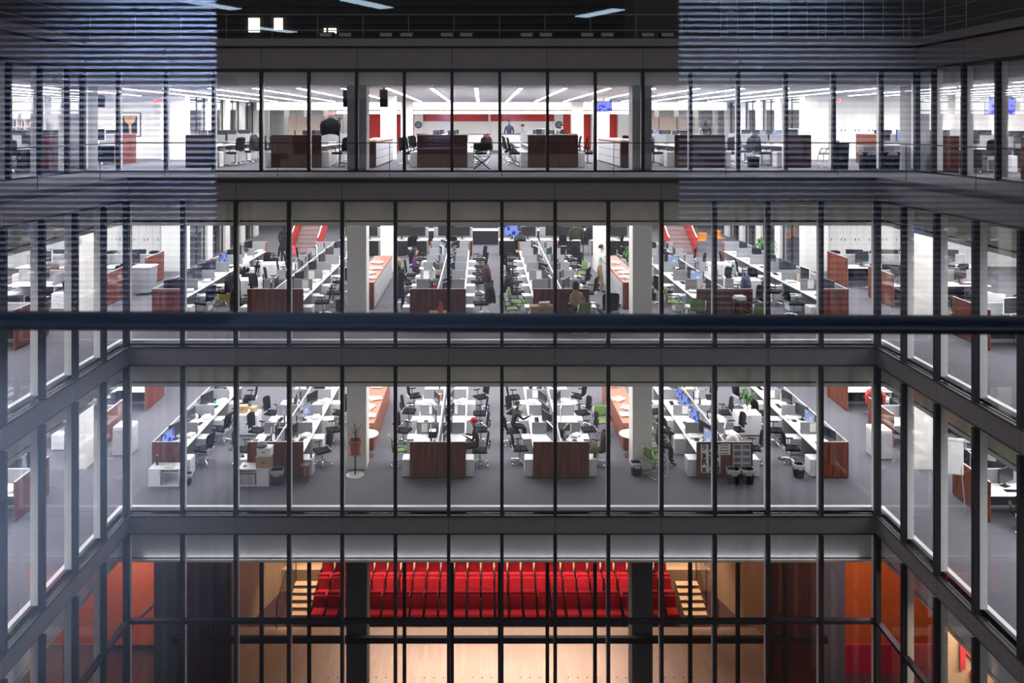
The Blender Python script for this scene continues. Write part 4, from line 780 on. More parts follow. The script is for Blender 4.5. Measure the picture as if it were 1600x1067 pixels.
# cross desks beyond the rows, with dark skirts toward the glass
for i, x in enumerate((-4.1, -1.95, 0.1 + 1.1, 3.2, -6.4, 5.6, -8.0 + 0.0)):
    if i == 6: continue
    t = thing('bench_desk', 'white desk with black front skirt, %s of the cross row beyond the aisles, middle floor' % ORD[(1, 2, 3, 4, 0, 5)[i]], 'desk', (x, 38.6, Z2), 0, None)
    obj('worktop', bm('worktop', 'white', (-0.95, -0.42, 0.72, 0.95, 0.42, 0.75), bev=0.004), t); obj('skirt', bm('skirt', 'skirt_black', (-0.93, -0.4, 0.04, 0.93, -0.38, 0.718)), t, label='black front skirt')
    for s in (-1, 1): obj('leg', bm('leg', 'silver', (s * 0.93 - 0.02, -0.37, 0, s * 0.93 + 0.02, 0.4, 0.718)), t)
    wx = 'cross row desk %s, middle floor' % ('one', 'two', 'three', 'four', 'five', 'six')[(1, 2, 3, 4, 0, 5)[i]]
    (MON['blue'] if i == 2 else MON['off']).put(MWORD['blue' if i == 2 else 'off'] + ' on ' + wx, (x - 0.3, 38.55, Z2 + 0.751), PI + 0.1 if i == 2 else 0, None, (1.25, 1, 1.25)); MON['off'].put('wide black monitor beside it on ' + wx, (x + 0.45, 38.6, Z2 + 0.751), 0.1, None, (1.2, 1, 1.1))
    PAPER.put('papers on ' + wx, (x + 0.05, 38.35, Z2 + 0.751), 0.4, None); CHAIR_FAR.put('black office chair before ' + wx, (x + 0.2, 37.75, Z2), 0.4 - i, None)
    partition(2, x - 0.95, x + 0.95, 39.15, 39.2, 'grey screen behind ' + wx, h=1.25)
single('television', 'television', 'bright white screen facing the silhouetted person, middle floor', (1.2, 39.0, Z2 + 1.06), 0, [('housing', bm('housing', 'bezel', (-0.4, 0, -0.28, 0.4, 0.03, 0.28))), ('display', bm('display', 'screen_white', (-0.385, -0.004, -0.265, 0.385, -0.001, 0.265)))])
for i, x in enumerate((-5.5, -3.0, -0.2, 2.6, 5.0)):
    t = thing('bench_desk', 'white desk of the furthest cross row, %s from the left, middle floor' % ORD[i], 'desk', (x, 42.2, Z2)); obj('worktop', bm('worktop', 'white', (-1.1, -0.42, 0.72, 1.1, 0.42, 0.75)), t); obj('skirt', bm('skirt', 'skirt_black', (-1.08, -0.4, 0.04, 1.08, -0.38, 0.718)), t)
    for s in (-1, 1): obj('leg', bm('leg', 'silver', (s * 1.07 - 0.02, -0.37, 0, s * 1.07 + 0.02, 0.4, 0.718)), t)
# red-sided stairs
for s, sn in ((-1, 'left'), (1, 'right')):
    t = thing('staircase', 'grey stair with red balustrades behind the desks, %s side, middle floor' % sn, 'stairs', (s * 9.0, 38.6, Z2))
    k, k2 = MB(), MB()
    for i in range(22): k.box(-0.62, i * 0.3, i * 0.17, 0.62, i * 0.3 + 0.3, (i + 1) * 0.17 - 0.032); k2.box(-0.63, i * 0.3 - 0.025, (i + 1) * 0.17 - 0.03, 0.63, i * 0.3 + 0.3, (i + 1) * 0.17)
    obj('riser', k.mesh('riser', 'riser'), t, label='pale risers'); obj('tread', k2.mesh('tread', 'tread'), t, label='grey treads')
    for q in (-1, 1):
        obj('balustrade', MB().prism([(-0.5, -0.02), (-0.1, 0.0), (6.6, 3.7), (6.6, 4.75), (-0.1, 1.0), (-0.5, 0.85)], q * 0.66 - 0.02, q * 0.66 + 0.02, 'x').mesh('balustrade', 'red_paint'), t, label='red side panel')
        obj('handrail', MB().tube([(q * 0.66, -0.5, 0.9), (q * 0.66, -0.1, 1.05), (q * 0.66, 6.6, 4.8)], 0.03, 6).mesh('handrail', 'white'), t, label='white handrail')
# wall cabinets of both wings
for fl in (2, 3):
    hgt = 2.9 if fl == 2 else 1.86
    lock = Proto('wall_cabinet', 'cabinet', [('body', bm('body', 'wall_white', (-0.298, 0.02, 0, 0.298, 0.4, hgt)))] + [('door', bm('door', 'wall_white', (min(q * 0.003, q * 0.296), 0.0, 0.04, max(q * 0.003, q * 0.296), 0.018, hgt - 0.02), bev=0.003), [('knob', bm('knob', 'black', (q * 0.22 - 0.012, -0.014, 1.2, q * 0.22 + 0.012, -0.001, 1.3)))]) for q in (-1, 1)])
    for s, sn in ((-1, 'left'), (1, 'right')):
        for i in range(11 if fl == 2 else (9 if s > 0 else 0)): lock.put('cream wall cabinet with two doors, %s from the %s core, %s' % (ORD[i], sn, FLOOR[fl]), (s * (14.85 + 0.6 * i), 34.9, FZ[fl]), 0, 'cream wall cabinets, %s wing, %s' % (sn, FLOOR[fl]))
ORANGE = Proto('stacking_chair', 'chair', [('shell', MB().grid(lambda u, v: ((u - 0.5) * 0.44, (0.2 - 0.4 * v / 0.55) if v < 0.55 else -0.2 - 0.1 * (v - 0.55), 0.45 if v < 0.55 else 0.45 + (v - 0.55) * 0.85), 6, 8).mesh('shell', 'orange_plastic', smooth=True, solid=0.015))] + [('leg', MB().tube([(sx * 0.17, sy * 0.16, 0.45), (sx * 0.2, sy * 0.19, 0)], 0.012, 6).mesh('leg', 'chrome')) for sx in (-1, 1) for sy in (-1, 1)])
for i, (x, y) in enumerate(((10.4, 40.2), (11.6, 41.0), (11.0, 42.4))): ORANGE.put('orange plastic chair beyond the right stair, %s of three, middle floor' % ORD[i], (x, y, Z2), 2.5 + i)
# ---------------------------------------------------------------- top floor
strip = Proto('ceiling_light', 'light', [('housing', bm('housing', 'white', (-0.07, -1.12, -0.03, 0.07, 1.12, 0.0))), ('diffuser', bm('diffuser', 'light_strip', (-0.06, -1.11, -0.036, 0.06, 1.11, -0.031)), [], 'glowing strip')])
for n in range(-9, 9):
    x = 0.75 + 1.5 * n
    for k in range(6): strip.put('glowing ceiling strip, %s from glass, %s line from the left, top floor' % (ORD[k], ORD[n + 9]), (x, 28.2 + 2.5 * k, 12.239), 0, 'ceiling strip lights, top floor')
for s, sn in ((-1, 'left'), (1, 'right')):
    for j in range(7):
        for k in range(5): strip.put('glowing strip light, %s from far wall, %s line of %s wing, top floor' % (ORD[k], ORD[j], sn), (s * (14.9 + 1.5 * j), 32.6 - 2.6 * k, 12.239), 0, 'ceiling strip lights, top floor')
single('light_cove', 'light', 'wide glowing band hanging across ceiling end, top floor', (0, 44.2, 11.8), 0, [('housing', bm('housing', 'white', (-13, 0, 0, 13, 0.3, 0.43))), ('diffuser', bm('diffuser', 'cove', (-12.9, -0.01, 0.02, 12.9, -0.001, 0.41)), [], 'glowing band')])
single('light_cove', 'light', 'second thinner glowing band behind the wide one, top floor', (0, 46.2, 11.62), 0, [('housing', bm('housing', 'white', (-9, 0, 0, 9, 0.2, 0.16))), ('diffuser', bm('diffuser', 'cove', (-8.9, -0.01, 0.01, 8.9, -0.001, 0.15)), [], 'glowing band')])
struct('wall_red', MB().box(-7.6, 47.4, Z3, 7.6, 47.6, 12.23), 'red_wall'); struct('wall_low', MB().box(-4.0, 47.0, Z3, 3.9, 47.2, 11.2), 'wall_white')
for x, w in ((-5.95, 0.6), (-4.25, 0.5), (-0.1, 0.12), (3.95, 0.5), (6.15, 0.6), (-7.9, 1.0), (7.9, 1.0)): column(x, 47.1, Z3, 12.23, 'wall_white', w, 0.4)
for x, sn in ((-4.25, 'left'), (3.95, 'right')):
    t = single('wall_clock', 'clock', 'round dark wall clock on the %s white pier before red wall, top floor' % sn, (x, 46.88, 11.0), 0, [('case', MB().lathe([(0.21, 0), (0.21, 0.03), (0.17, 0.04)], 24).mesh('case', 'black')), ('dial', MB().lathe([(0.165, 0.0405), (0.165, 0.044)], 24).mesh('dial', 'cloth_grey'))]); t.rotation_euler = (PI / 2, 0, 0)
exit_sign((XA(247, 33.5), 33.5, 11.98), 'red exit sign hanging before the left wing wall, top floor', 0.25); exit_sign((XA(1308, 33.5), 33.5, 11.98), 'red exit sign hanging before the right wing cabinets, top floor', 0.25); exit_sign((XA(517, 43), 43, 11.62), 'small red exit sign far behind second row, top floor', 0.6)
def tv(k, label, px, py, y, w, rz, tilt):
    t = TVP[k].put(label, (XA(px, y), y, ZA(py, y)), rz, None, (w / 1.24,) * 3); t.rotation_euler = (tilt, 0, rz)
tv('off', 'dark television hanging at the left wing corner, top floor', 148, 158, 29.0, 0.75, 0.9, 0.15); tv('on', 'glowing blue television on right rear column, top floor', 943, 166, 33.6, 0.72, -0.35, 0.1); tv('on', 'large glowing blue television hanging in right wing, top floor', 1562, 166, 24.2, 0.85, -0.15, 0.08)
for x, sn in ((-5.0, 'left'), (-4.0, 'right')): single('loudspeaker', 'speaker', 'black loudspeaker hanging %s of the left glass-side column, top floor' % sn, (x - 0.08 if x < -4.5 else x + 0.15, 27.0, 11.58), 0, [('cabinet', bm('cabinet', 'black', (-0.13, -0.13, 0, 0.13, 0.13, 0.58), bev=0.01)), ('ceiling_mount', MB().tube([(0, 0, 0.58), (0, 0, 0.655)], 0.03, 8).mesh('ceiling_mount', 'black'))])
fr = single('picture_frame', 'picture', 'framed picture of a gold funnel on black, left wing wall, top floor', (XA(203, 35.3), 35.3, 11.0), 0, [('frame', bm('frame', 'black', (-0.47, 0, -0.52, 0.47, 0.03, 0.52))), ('mount', bm('mount', 'paper', (-0.44, -0.004, -0.49, 0.44, -0.0005, 0.49))), ('print', bm('print', 'black', (-0.32, -0.008, -0.42, 0.32, -0.0045, 0.4))), ('funnel', MB().prism([(-0.3, 0.38), (0.3, 0.38), (0.2, 0.12), (0.06, -0.02), (0.09, -0.4), (-0.03, -0.4), (-0.05, -0.02), (-0.2, 0.12)], -0.011, -0.0085, 'y').mesh('funnel', 'gold'))])
t = thing('bookcase', 'white open bookcase with boxes on top, left wing, top floor', 'bookcase', (-20.5, 34.6, Z3)); b = MB()
for i in range(7): b.box(-1.05 + i * 0.35 - 0.012, -0.2, 0, -1.05 + i * 0.35 + 0.012, 0.18, 1.75)
for j in range(6): b.box(-1.05, -0.2, j * 0.345, 1.05, 0.18, j * 0.345 + 0.024)
b.box(-1.06, 0.18, 0, 1.06, 0.2, 1.76); obj('carcass', b.mesh('carcass', 'white'), t)
for i in range(18):
    c = RND.choice(BOOKC)[0]; BOOK[c].put('%s book in open bookcase, left wing, top floor' % c, (-20.5 - 0.95 + 0.35 * (i % 6) + 0.05 * (i // 6), 34.55, Z3 + 0.025 + 0.345 * (2 + i // 6)), 0, 'books in the top floor bookcase')
for i, (x, m) in enumerate(((-21.2, 'kraft'), (-20.7, 'red'), (-20.1, 'white'))): (CARTON if i == 0 else CARTONW).put('%s box on top of the open bookcase, left wing, top floor' % ('brown', 'white', 'second white')[i], (x, 34.6, Z3 + 1.765), 0.05 * i)
single('director_chair', 'chair', 'folding director chair with black crossed legs, top floor', (XA(753, 26.3), 26.6, Z3), PI, [('seat', bm('seat', 'black', (-0.27, -0.2, 0.44, 0.27, 0.2, 0.455))), ('back', bm('back', 'olive_fabric', (-0.28, -0.235, 0.65, 0.28, -0.22, 0.86))), ] + [('leg', MB().tube([(-0.27 * q, y, 0.01), (0.27 * q, y, 0.44)], 0.014, 6).mesh('leg', 'black')) for q in (-1, 1) for y in (-0.2, 0.2)] + [('post', MB().tube([(q * 0.27, -0.23, 0.44), (q * 0.27, -0.23, 0.88)], 0.014, 6).mesh('post', 'black')) for q in (-1, 1)])
for i, px in enumerate((1393, 1417)): BIN.put('large black bin with clear liner, %s of two in glass corner, top floor' % ORD[i], (12.05 + 0.68 * i, 26.2, Z3), 0, None, (1.9, 1.7, 2.5))
BINB.put('tall black bin beside the two lined bins, top floor', (11.3, 26.6, Z3), 0, None, (1.6, 1.6, 2.9)); BINB.put('black bin beside sixth row desks, top floor', (8.9, 28.0, Z3), 0, None, (1.3, 1.3, 1.2))
GREEN.put('cantilever visitor chair beside sixth row panel, top floor', (11.6, 28.2, Z3), 0.8)
single('plastic_cover', 'cover', 'clear plastic bag over chair back, left wing, top floor', (-15.1, 23.1, Z3 + 1.05), 0, [('bag', MB().lathe([(0.2, 0), (0.26, 0.1), (0.25, 0.4), (0.16, 0.56), (0.04, 0.6)], 14).mesh('bag', 'plastic_bag', smooth=True))]); CHAIR_P.put('black office chair under clear plastic, left wing, top floor', (-15.1, 23.4, Z3), PI)
person('distant person in dark top standing at far desks, top floor', (0.9, 42.6, Z3), 0.4, 'cloth_jean', 'cloth_black'); person('distant person in grey seated beside the far desks, top floor', (1.6, 42.4, Z3), 0.2, 'cloth_grey', 'cloth_black', sit=True); CHAIR_FAR.put('office chair under distant person in grey, top floor', (1.6, 42.35, Z3), 0.2)
person('distant dark-haired person behind fifth row, top floor', (9.9, 37.5, Z3), 0.2, 'cloth_black', 'cloth_black', hairlen=0.1); person('dark-haired person seated behind fourth row panel, top floor', (3.25, 38.0, Z3), 2.9, 'cloth_black', 'cloth_black', sit=True); CHAIR_FAR.put('office chair under person behind fourth row, top floor', (3.25, 38.05, Z3), 2.9)
for i, x in enumerate((-3.0, -1.0, 1.3, 3.4)):
    t = thing('bench_desk', 'red-topped desk of far cross row, %s from the left, top floor' % ORD[i], 'desk', (x, 41.2, Z3)); obj('worktop', bm('worktop', 'wood_red', (-0.9, -0.42, 1.0, 0.9, 0.42, 1.04)), t); obj('skirt', bm('skirt', 'light_grey', (-0.88, -0.4, 0.04, 0.88, -0.38, 0.998)), t)
    for s in (-1, 1): obj('leg', bm('leg', 'silver', (s * 0.87 - 0.02, -0.37, 0, s * 0.87 + 0.02, 0.4, 0.998)), t)
gr = thing('guardrail', 'thin dark handrail round the terrace edge, top floor', 'railing', (0, 22.8, Z3))
obj('handrail', MB().tube([(-XW - 0.12, -14, 0.965), (-XW - 0.12, 0.12, 0.965), (XW + 0.12, 0.12, 0.965), (XW + 0.12, -14, 0.965)], 0.016, 6).mesh('handrail', 'mullion'), gr)
for k in range(-3, 4): obj('post', MB().tube([(3.2 * k, 0.12, -0.1), (3.2 * k, 0.12, 0.95)], 0.009, 5).mesh('post', 'mullion'), gr)
for s in (-1, 1):
    for y in (-1.5, -4.5): obj('post', MB().tube([(s * (XW + 0.12), y, -0.1), (s * (XW + 0.12), y, 0.95)], 0.009, 5).mesh('post', 'mullion'), gr)
for s, sn in ((-1, 'left'), (1, 'right')):
    for k in range(5):
        x = s * (8.5 + 1.15 * k)
        struct(nm('wall_pier'), MB().box(x - 0.12, 46.8, Z3, x + 0.12, 47.1, 12.23), 'wall_white')
        if k < 4: struct(nm('window'), MB().box(min(x, x + s * 1.15) + 0.125, 46.9, Z3 + 0.02, max(x, x + s * 1.15) - 0.125, 46.92, 12.2), 'glass')
    for i in range(3): single('tall_cabinet', 'cabinet', 'beige tall cabinet before the far offices, %s side, %s outward, top floor' % (sn, ORD[i]), (s * (9.0 + 1.02 * i), 45.6, Z3), 0, [('body', bm('body', 'wall_tan', (-0.5, 0, 0.02, 0.5, 0.5, 1.95), bev=0.005)), ('door', bm('door', 'wall_tan', (-0.49, -0.02, 0.04, -0.004, -0.001, 1.93))), ('door', bm('door', 'wall_tan', (0.004, -0.02, 0.04, 0.49, -0.001, 1.93)))])
# ---------------------------------------------------------------- roof
struct('roof_slab', MB().prism(ushape(XT + 0.1, D2 + 0.1), 12.92, 13.42), 'roof_dark')
b = MB().box(-40, 45, 13.4, 40, 45.3, 34)
for i in range(40): b.box(-40, 44.96, 13.6 + i * 0.5, 40, 45, 13.68 + i * 0.5)
struct('wall_rooftop', b, 'roof_dark')
struct('roof_penthouse', MB().prism([(5.3, 13.42), (7.5, 14.15), (11.3, 15.7), (14, 16.7), (14, 22), (5.3, 22)], 31, 33, 'y'), 'roof_brown')
for px0, py0, px1, py1 in ((388, 28, 405, 50), (428, 28, 441, 46), (506, 44, 509, 52), (513, 44, 525, 52)):
    struct(nm('window'), MB().box(XA(px0, 44.8), 44.8, ZA(py1, 44.8), XA(px1, 44.8), 44.94, ZA(py0, 44.8)), 'warm_window')
gr = thing('roof_railing', 'thin wire railing with posts along the roof edge', 'railing', (0, 25.6, 13.4))
for z in (0.59, 1.09): obj('wire', MB().tube([(-XT - 0.3, -10, z), (-XT - 0.3, 0, z), (XT + 0.3, 0, z), (XT + 0.3, -10, z)], 0.013, 5).mesh('wire', 'wire'), gr)
for k in range(-9, 10): obj('post', MB().tube([(1.45 * k, 0, 0.3), (1.45 * k, 0, 1.09)], 0.008, 4).mesh('post', 'wire'), gr)
gr = thing('roof_fence', 'tall fence of thin posts on the roof right of penthouse', 'fence', (0, 0, 13.42))
for i in range(14):
    f = i / 13; obj('post', MB().tube([(8.6 + 7 * f, 30.8 - 4 * f, 0), (8.6 + 7 * f, 30.8 - 4 * f, 2.6)], 0.012, 4).mesh('post', 'wire'), gr)
for z in (1.2, 2.2): obj('wire', MB().tube([(8.6, 30.8, z), (15.6, 26.8, z)], 0.012, 4).mesh('wire', 'wire'), gr)
FL = Proto('floodlight', 'floodlight', [('housing', MB().prism([(-0.18, 0), (0.2, 0), (0.27, 0.2), (-0.23, 0.2)], -0.12, 0.12, 'y').mesh('housing', 'mullion')), ('lens', bm('lens', 'wire', (-0.17, -0.128, 0.06, 0.2, -0.121, 0.17)), [], 'paler lens'), ('bracket', bm('bracket', 'mullion', (-0.03, -0.05, -0.02, 0.03, 0.05, 0.0)))])
for i, px in enumerate((508.6, 538.8, 602.6, 634.6, 697.6, 727.8, 822, 852, 916.5, 948, 1011, 1042)): FL.put('dark floodlight on roof ledge, %s of twelve from the left' % ORD[i], (XA(px, 25.35), 25.42, 13.702), 0, None)
# ---------------------------------------------------------------- auditorium below
struct('floor_stage', MB().box(-10.2, 25.35, Z0 - 0.2, 10.2, 29.0, Z0), 'stage_wood'); struct('floor_stageedge', MB().box(-7.0, 29.0, Z0 - 0.6, 7.0, 29.1, Z0 - 0.02), 'stage_edge')
for r in range(3): struct('floor_tier_' + str(r + 1), MB().box(-6.85, 29.1 + 0.85 * r, Z0 - 0.6, 6.7, 29.1 + 0.85 * (r + 1), Z0 - 0.17 + 0.19 * r), 'pit')
struct('floor_gallery', MB().box(-8.6, 31.66, Z0 - 0.6, 8.6, 33.0, Z0 + 0.6), 'wood_peach')
struct('wall_auditorium', MB().box(-9, 32.9, Z0, 9, 33.1, -1.6), 'wood_peach')
for s, sn in ((-1, 'left'), (1, 'right')):
    x0, y0, x1, y1 = s * 8.05, 32.9, s * 10.3, 26.0
    struct('wall_slant_' + sn, MB().prism([(x0, y0), (x1, y1), (x1 + s * 0.15, y1), (x0 + s * 0.15, y0)], Z0 - 0.5, -1.6), 'wood_peach')
    struct('wall_curtain_' + sn, MB().box(min(s * 8.6, s * 10.35), 25.7, Z0, max(s * 8.6, s * 10.35), 25.9, -1.6), 'wood_brown')
    struct('wall_orange_' + sn, MB().box(min(s * 10.9, s * 17), 28.0, Z0, max(s * 10.9, s * 17), 28.2, -1.6), 'orange_wall')
    t = thing('aisle_steps', 'lit wooden aisle steps on the %s of the red seats' % sn, 'steps', (s * 7.3, 29.15, Z0))
    for i in range(6): obj('step', bm('step', 'wood_peach', (-0.42, i * 0.3, -0.3, 0.42, i * 0.3 + 0.3, 0.06 + i * 0.1)), t); obj('nosing', bm('nosing', 'wood_brown', (-0.42, i * 0.3 - 0.03, 0.015 + i * 0.1, 0.42, i * 0.3 - 0.001, 0.062 + i * 0.1)), t)
    t = thing('stair_rail', 'dark metal handrail beside the %s aisle steps' % sn, 'railing', (s * 7.85, 28.9, Z0))
    for z in (0.55, 0.75, 0.95): obj('bar', MB().tube([(s * 0.1, 0, z), (0, 2.7, z + 0.85)], 0.018 if z > 0.9 else 0.01, 5).mesh('bar', 'mullion'), t)
    for y in (0.0, 1.35, 2.6): obj('post', MB().tube([(s * 0.1 * (1 - y / 2.6), y, -0.1), (s * 0.1 * (1 - y / 2.6), y, 0.95 + y * 0.315)], 0.02, 5).mesh('post', 'mullion'), t)
    exit_sign((s * 9.05 + (0 if s > 0 else 0.25), 25.8, -1.98), 'red exit sign under the auditorium ceiling, %s side' % sn, 0.3)
    single('spotlight', 'spotlight', 'dark spotlight hanging at the %s edge of auditorium glass' % sn, (s * 8.2, 26.3, -2.05), 0, [('body', MB().lathe([(0.1, -0.2), (0.15, -0.15), (0.15, 0.1), (0.06, 0.18)], 14).mesh('body', 'black')), ('yoke', MB().tube([(0, 0, 0.18), (0, 0, 0.43)], 0.02, 6).mesh('yoke', 'black'))])
# inner frame behind the courtyard glass
for k in range(-6, 7):
    if abs(k) != 3: struct(nm('trim'), MB().box(-0.055, -0.06, 0, 0.055, 0.06, 7.2), 'stage_edge', (MOD * k, D2, -9.0))
struct(nm('trim'), MB().box(-10.3, D2 - 0.07, -5.3, 10.3, D2 + 0.07, -5.12), 'stage_edge'); struct(nm('trim'), MB().box(-10.3, D2 - 0.07, -1.85, 10.3, D2 + 0.07, -1.62), 'stage_edge')
SEAT = Proto('auditorium_seat', 'seat', [('backrest', MB().grid(backshape(0.45, 0.44, 0.34, 0.86, -0.2, -0.02, 0.1), 6, 8).mesh('backrest', 'red_seat', smooth=True, solid=0.09)), ('headrest', MB().cb((0, -0.33, 0.84), (0.42, 0.1, 0.24)).mesh('headrest', 'red_seat', 0.04)), ('seat', MB().cb((0, 0.06, 0.4), (0.44, 0.46, 0.12)).mesh('seat', 'red_seat', 0.03)), ('armrest', bm('armrest', 'black', (0.225, -0.2, 0.05, 0.255, 0.25, 0.6), bev=0.005)), ('pedestal', bm('pedestal', 'black', (-0.15, -0.1, 0, 0.15, 0.1, 0.335)))])
for r in range(3):
    for i in range(26): SEAT.put('red auditorium seat, %s from the left in the %s row' % (ORD[i], ('front', 'middle', 'back')[r]), (-6.58 + 0.52 * i, 29.55 + 0.85 * r, Z0 - 0.169 + 0.19 * r), PI, 'red auditorium seats')
n = 0
for i in range(40):
    x = -5.6 + i * 0.315
    if i % 5 == 4: continue
    n += 1; single('floor_outlet', 'outlet', 'small dark outlet in the row along the stage edge', (x, 26.35, Z0), 0, [('cover', MB().lathe([(0.025, 0), (0.022, 0.004)], 10).mesh('cover', 'black'))], 'stage floor outlets') if n <= 32 else None
# lobby right: wood wall with big red letters, crimson partition
struct('wall_crimson', MB().box(11.05, 26.9, Z0 - 0.3, 17, 27.0, -6.44), 'crimson'); struct('wall_letters', MB().box(12.2, 22.0, -9, 19, 22.2, -1.55), 'wood_peach')
for ch, px, py, sz in (('N', 1519, 1027, 0.98), ('S', 1528, 1066, 0.98), ('T', 1559, 1058, 0.98), ('R', 1585, 1064, 0.98)):
    t = thing('sign_letter', 'big red letter %s on the wood wall of lobby' % ch, 'letter', (XA(px, 21.95), 21.95, ZA(py, 21.95))); o = obj('face', textmesh(ch, 'cap_red', sz, 0.03, 'face', 0.03), t); o.rotation_euler = (PI / 2, 0, 0)
t = single('stair_rail', 'railing', 'dark slanting handrail before the orange wall, left lobby', (-13.2, 27.6, Z0), 0, [('bar', MB().tube([(-0.2, 0, 0.2), (1.9, 0, 2.1)], 0.045, 6).mesh('bar', 'mullion')), ('post', MB().tube([(0.6, 0, -0.3), (0.6, 0, 0.9)], 0.025, 6).mesh('post', 'mullion'))])
# ---------------------------------------------------------------- the near side: the room one looks out of
YW = 0.9
struct('floor_near', MB().box(-12, -13, Z3 - 0.3, 12, 1.7, Z3), 'near_floor'); struct('ceiling_near', MB().box(-12, -13, 12.45, 12, 1.2, 12.6), 'wall_grey')
struct('wall_near', MB().box(-12, -13.2, Z3, 12, -13, 12.5), 'spandrel_dark')
for s, sn in ((-1, 'left'), (1, 'right')): struct('wall_near_' + sn, MB().box(min(s * 12, s * 12.2), -13, Z3, max(s * 12, s * 12.2), 1.2, 12.5), 'spandrel_dark')
struct(nm('window'), MB().box(-5.5, YW, Z3, 5.5, YW + 0.02, 12.45), 'glass')
for s in (-1, 1): struct(nm('trim'), MB().box(s * 5.55 - 0.05, YW - 0.1, Z3, s * 5.55 + 0.05, YW + 0.1, 12.45), 'mullion')
gr = thing('handrail', 'thick dark blue handrail crossing the whole view outside near window', 'railing', (0, 2.05, 10.46)); gr.rotation_euler = (0, 0.0045, 0)
obj('rail', MB().tube([(-4.5, 0, 0), (4.5, 0, 0)], 0.0185, 14).mesh('rail', 'rail_blue'), gr); obj('rail_edge', MB().box(-4.5, -0.004, -0.03, 4.5, 0.012, -0.012).mesh('rail_edge', 'black'), gr)
for s in (-1, 1): obj('post', MB().tube([(s * 4.4, 0, -0.96), (s * 4.4, 0, 0)], 0.015, 8).mesh('post', 'rail_blue'), gr)
def blind(label, x0, x1, y):
    t = thing('venetian_blind', label, 'blind', ((x0 + x1) / 2, y, 9.6)); w = (x1 - x0) / 2; b = MB()
    for i in range(62): b.cb((0, 0, 0.04 + i * 0.0435), (2 * w, 0.03, 0.0022), Matrix.Rotation(-0.75, 3, 'X'))
    obj('slats', b.mesh('slats', 'blind_white'), t); obj('headrail', bm('headrail', 'light_grey', (-w, -0.03, 2.76, w, 0.03, 2.83)), t)
    for q in (-0.7, 0.7): obj('cord', MB().tube([(q * w, 0.025, 0), (q * w, 0.025, 2.76)], 0.003, 4).mesh('cord', 'light_grey'), t)
blind('white venetian blind behind the viewer, left one, seen mirrored in the window', -4.45, -2.5, -4.0); blind('white venetian blind behind the viewer, right one, seen mirrored in the window', 0.85, 3.35, -4.0)
# ---------------------------------------------------------------- lamps
def area(name, loc, sx, sy, rad, col=(1, 0.965, 0.985), rot=(0, 0, 0), spread=PI):
    l = bpy.data.lights.new(name, 'AREA'); l.shape = 'RECTANGLE'; l.size = sx; l.size_y = sy; l.energy = PI * sx * sy * rad; l.color = col; l.spread = spread
    o = bpy.data.objects.new(name, l); COL.objects.link(o); o.location = loc; o.rotation_euler = rot; return o
def spot(name, loc, to, energy, ang, col, size=0.15):
    l = bpy.data.lights.new(name, 'SPOT'); l.energy = energy; l.spot_size = ang; l.color = col; l.shadow_soft_size = size; l.spot_blend = 0.6
    o = bpy.data.objects.new(name, l); COL.objects.link(o); o.location = loc
    o.rotation_euler = (Vector(to) - Vector(loc)).to_track_quat('-Z', 'Y').to_euler(); return o
K1 = 3.7
area('lamps_lower', (0, 32.3, 3.42), 26, 13, K1 * 1.25); area('lamps_middle', (0, 36, Z2 + 3.3), 26, 21, K1)
for s in (-1, 1):
    area('lamps_lower_wing', (s * 17.5, 22, 3.42), 11, 22, K1); area('lamps_middle_wing', (s * 17.5, 22, Z2 + 3.3), 11, 22, K1)
area('stage_lamps', (0, 27.2, -1.75), 8.5, 1.4, 8.0, (1, 0.87, 0.8), (-0.12, 0, 0), 1.25); area('gallery_lamps', (0, 32.4, -1.75), 14, 0.3, 34.0, (1, 0.8, 0.62), (0, 0, 0), 1.6)
area('seat_fill', (0, 27.6, -1.75), 11, 0.3, 7.0, (1, 0.85, 0.8), (0.6, 0, 0), 0.32)  # added narrow fill aimed at the middle seat row
for s in (-1, 1): spot('aisle_lamp', (s * 7.2, 30.6, -1.8), (s * 7.6, 30.6, Z0), 1600, 0.7, (1, 0.74, 0.5))
for s in (-1, 1): area('side_wall_fill', (s * 8.2, 29.6, -1.75), 0.3, 4.5, 9.0, (1, 0.78, 0.6), (0, -s * 0.5, 0))  # fill lights added to brighten the slanted side walls
area('bulkhead_fill', (0, D + 0.34, -1.5), 20.5, 0.04, 8.0, (0.95, 0.95, 1.0), (PI - 0.5, 0, 0))  # invented strip with no fixture, brightens the lobby bulkhead face
for s in (-1, 1): area('curtain_fill', (s * 9.4, 24.5, -1.75), 1.6, 0.3, 9.0, (1, 0.72, 0.6), (0.35, 0, 0))  # extra light put in only to lift the dark curtains
area('lobby_lamp_left', (-13.2, 26.6, -1.75), 4, 0.6, 40, (1, 0.62, 0.4)); area('lobby_lamp_right', (13.2, 26.2, -1.75), 4, 0.6, 18, (1, 0.6, 0.45))
area('lobby_rose_lamp', (11.9, 23.6, -1.75), 2, 1.2, 14.0, (1, 0.62, 0.8)); area('letter_lamp', (14.5, 20.6, -1.75), 5, 0.5, 60.0, (1, 0.78, 0.58), (0.5, 0, 0))
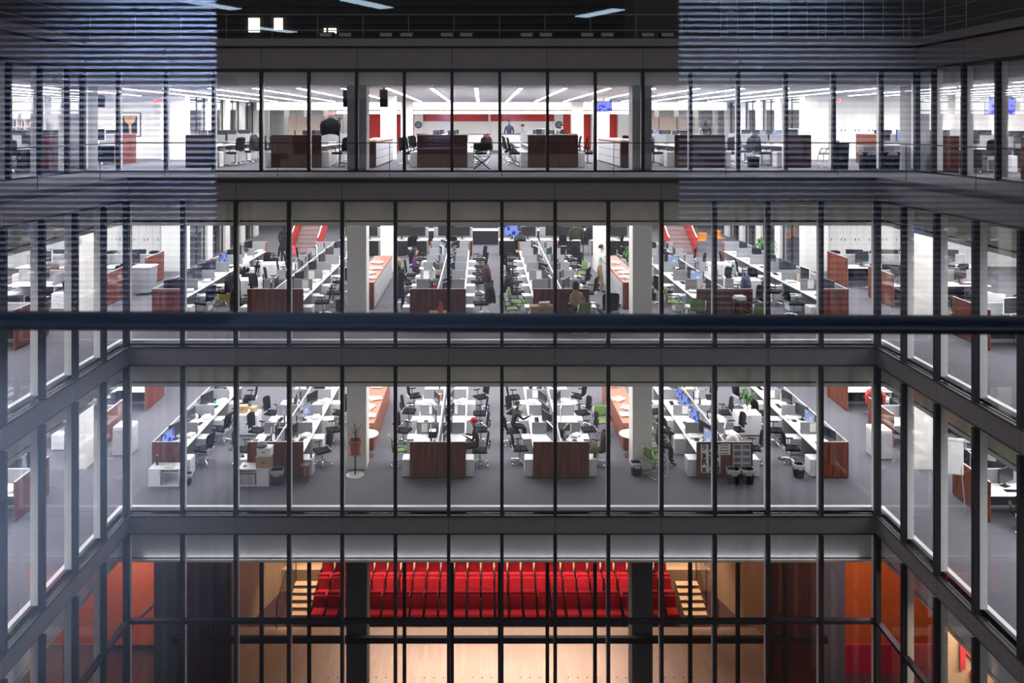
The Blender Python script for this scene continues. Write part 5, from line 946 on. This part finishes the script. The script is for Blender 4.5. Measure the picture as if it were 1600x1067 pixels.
for x, y, a, q in ((-2.6, -2.3, 0, 'before the blind'), (-3.85, -7.9, 0.5, 'beyond the blind'), (-3.75, -10.4, 0.6, 'furthest back'), (-1.95, -7.8, 0.5, 'centre'), (0.95, -8.6, -0.5, 'beside the second blind')):
    t = thing('ceiling_light', 'cold white ceiling lamp of the near room, %s' % q, 'light', (x, y, 12.44), a); obj('housing', bm('housing', 'white', (-0.12, -0.42, -0.02, 0.12, 0.42, 0.005)), t); obj('diffuser', bm('diffuser', 'near_lamp', (-0.1, -0.4, -0.03, 0.1, 0.4, -0.021)), t)
spot('blind_lamp', (-2.6, -3.0, 12.3), (-2.6, -4.0, 11.3), 820, 1.9, (0.45, 0.6, 1.0), 0.2); spot('near_room_lamp', (1.3, -3.0, 12.3), (1.2, -4.0, 11.2), 320, 2.0, (0.5, 0.68, 1.0), 0.2)
spot('near_floor_fill', (-3.6, -1.5, 12.3), (-3.6, -1.2, 9.5), 5200, 1.5, (0.5, 0.66, 1.0), 0.3)  # added spot: the lit floor mirrors in the pane as haze
for s in (-1, 1): area('top_rear_fill', (s * 10.3, 48.2, 12.2), 5.4, 5, 2.2)  # fill added because the far back wall stayed too dim
area('top_rear_fill', (0, 45.4, 12.2), 14, 1.4, 2.0)  # same added fill, middle part of the rear
w = bpy.data.worlds.new('night'); S.world = w; w.use_nodes = True
w.node_tree.nodes['Background'].inputs[0].default_value = (1.0, 0.95, 0.97, 1); w.node_tree.nodes['Background'].inputs[1].default_value = 0.36
# ---------------------------------------------------------------- camera
cam = bpy.data.cameras.new('camera'); co = bpy.data.objects.new('camera', cam); COL.objects.link(co); S.camera = co
co.location = (CX, 0, CZ); co.rotation_euler = (PI / 2, 0, 0)
cam.sensor_width = 36; cam.lens = 36 * F / 1600; cam.shift_x = (800 - 752) / 1600; cam.shift_y = -(533.5 - 196) / 1600; cam.clip_end = 300
cam.dof.use_dof = True; cam.dof.focus_distance = 27; cam.dof.aperture_fstop = 3.6
S.cycles.transparent_max_bounces = 24; S.cycles.max_bounces = 6; S.cycles.diffuse_bounces = 3; S.cycles.glossy_bounces = 3; S.cycles.transmission_bounces = 2
S.cycles.caustics_reflective = False; S.cycles.caustics_refractive = False; S.cycles.sample_clamp_indirect = 0
S.view_settings.view_transform = 'Standard'; S.view_settings.look = 'None'; S.view_settings.exposure = 0.0; S.view_settings.gamma = 1.0; S.view_settings.use_curve_mapping = False
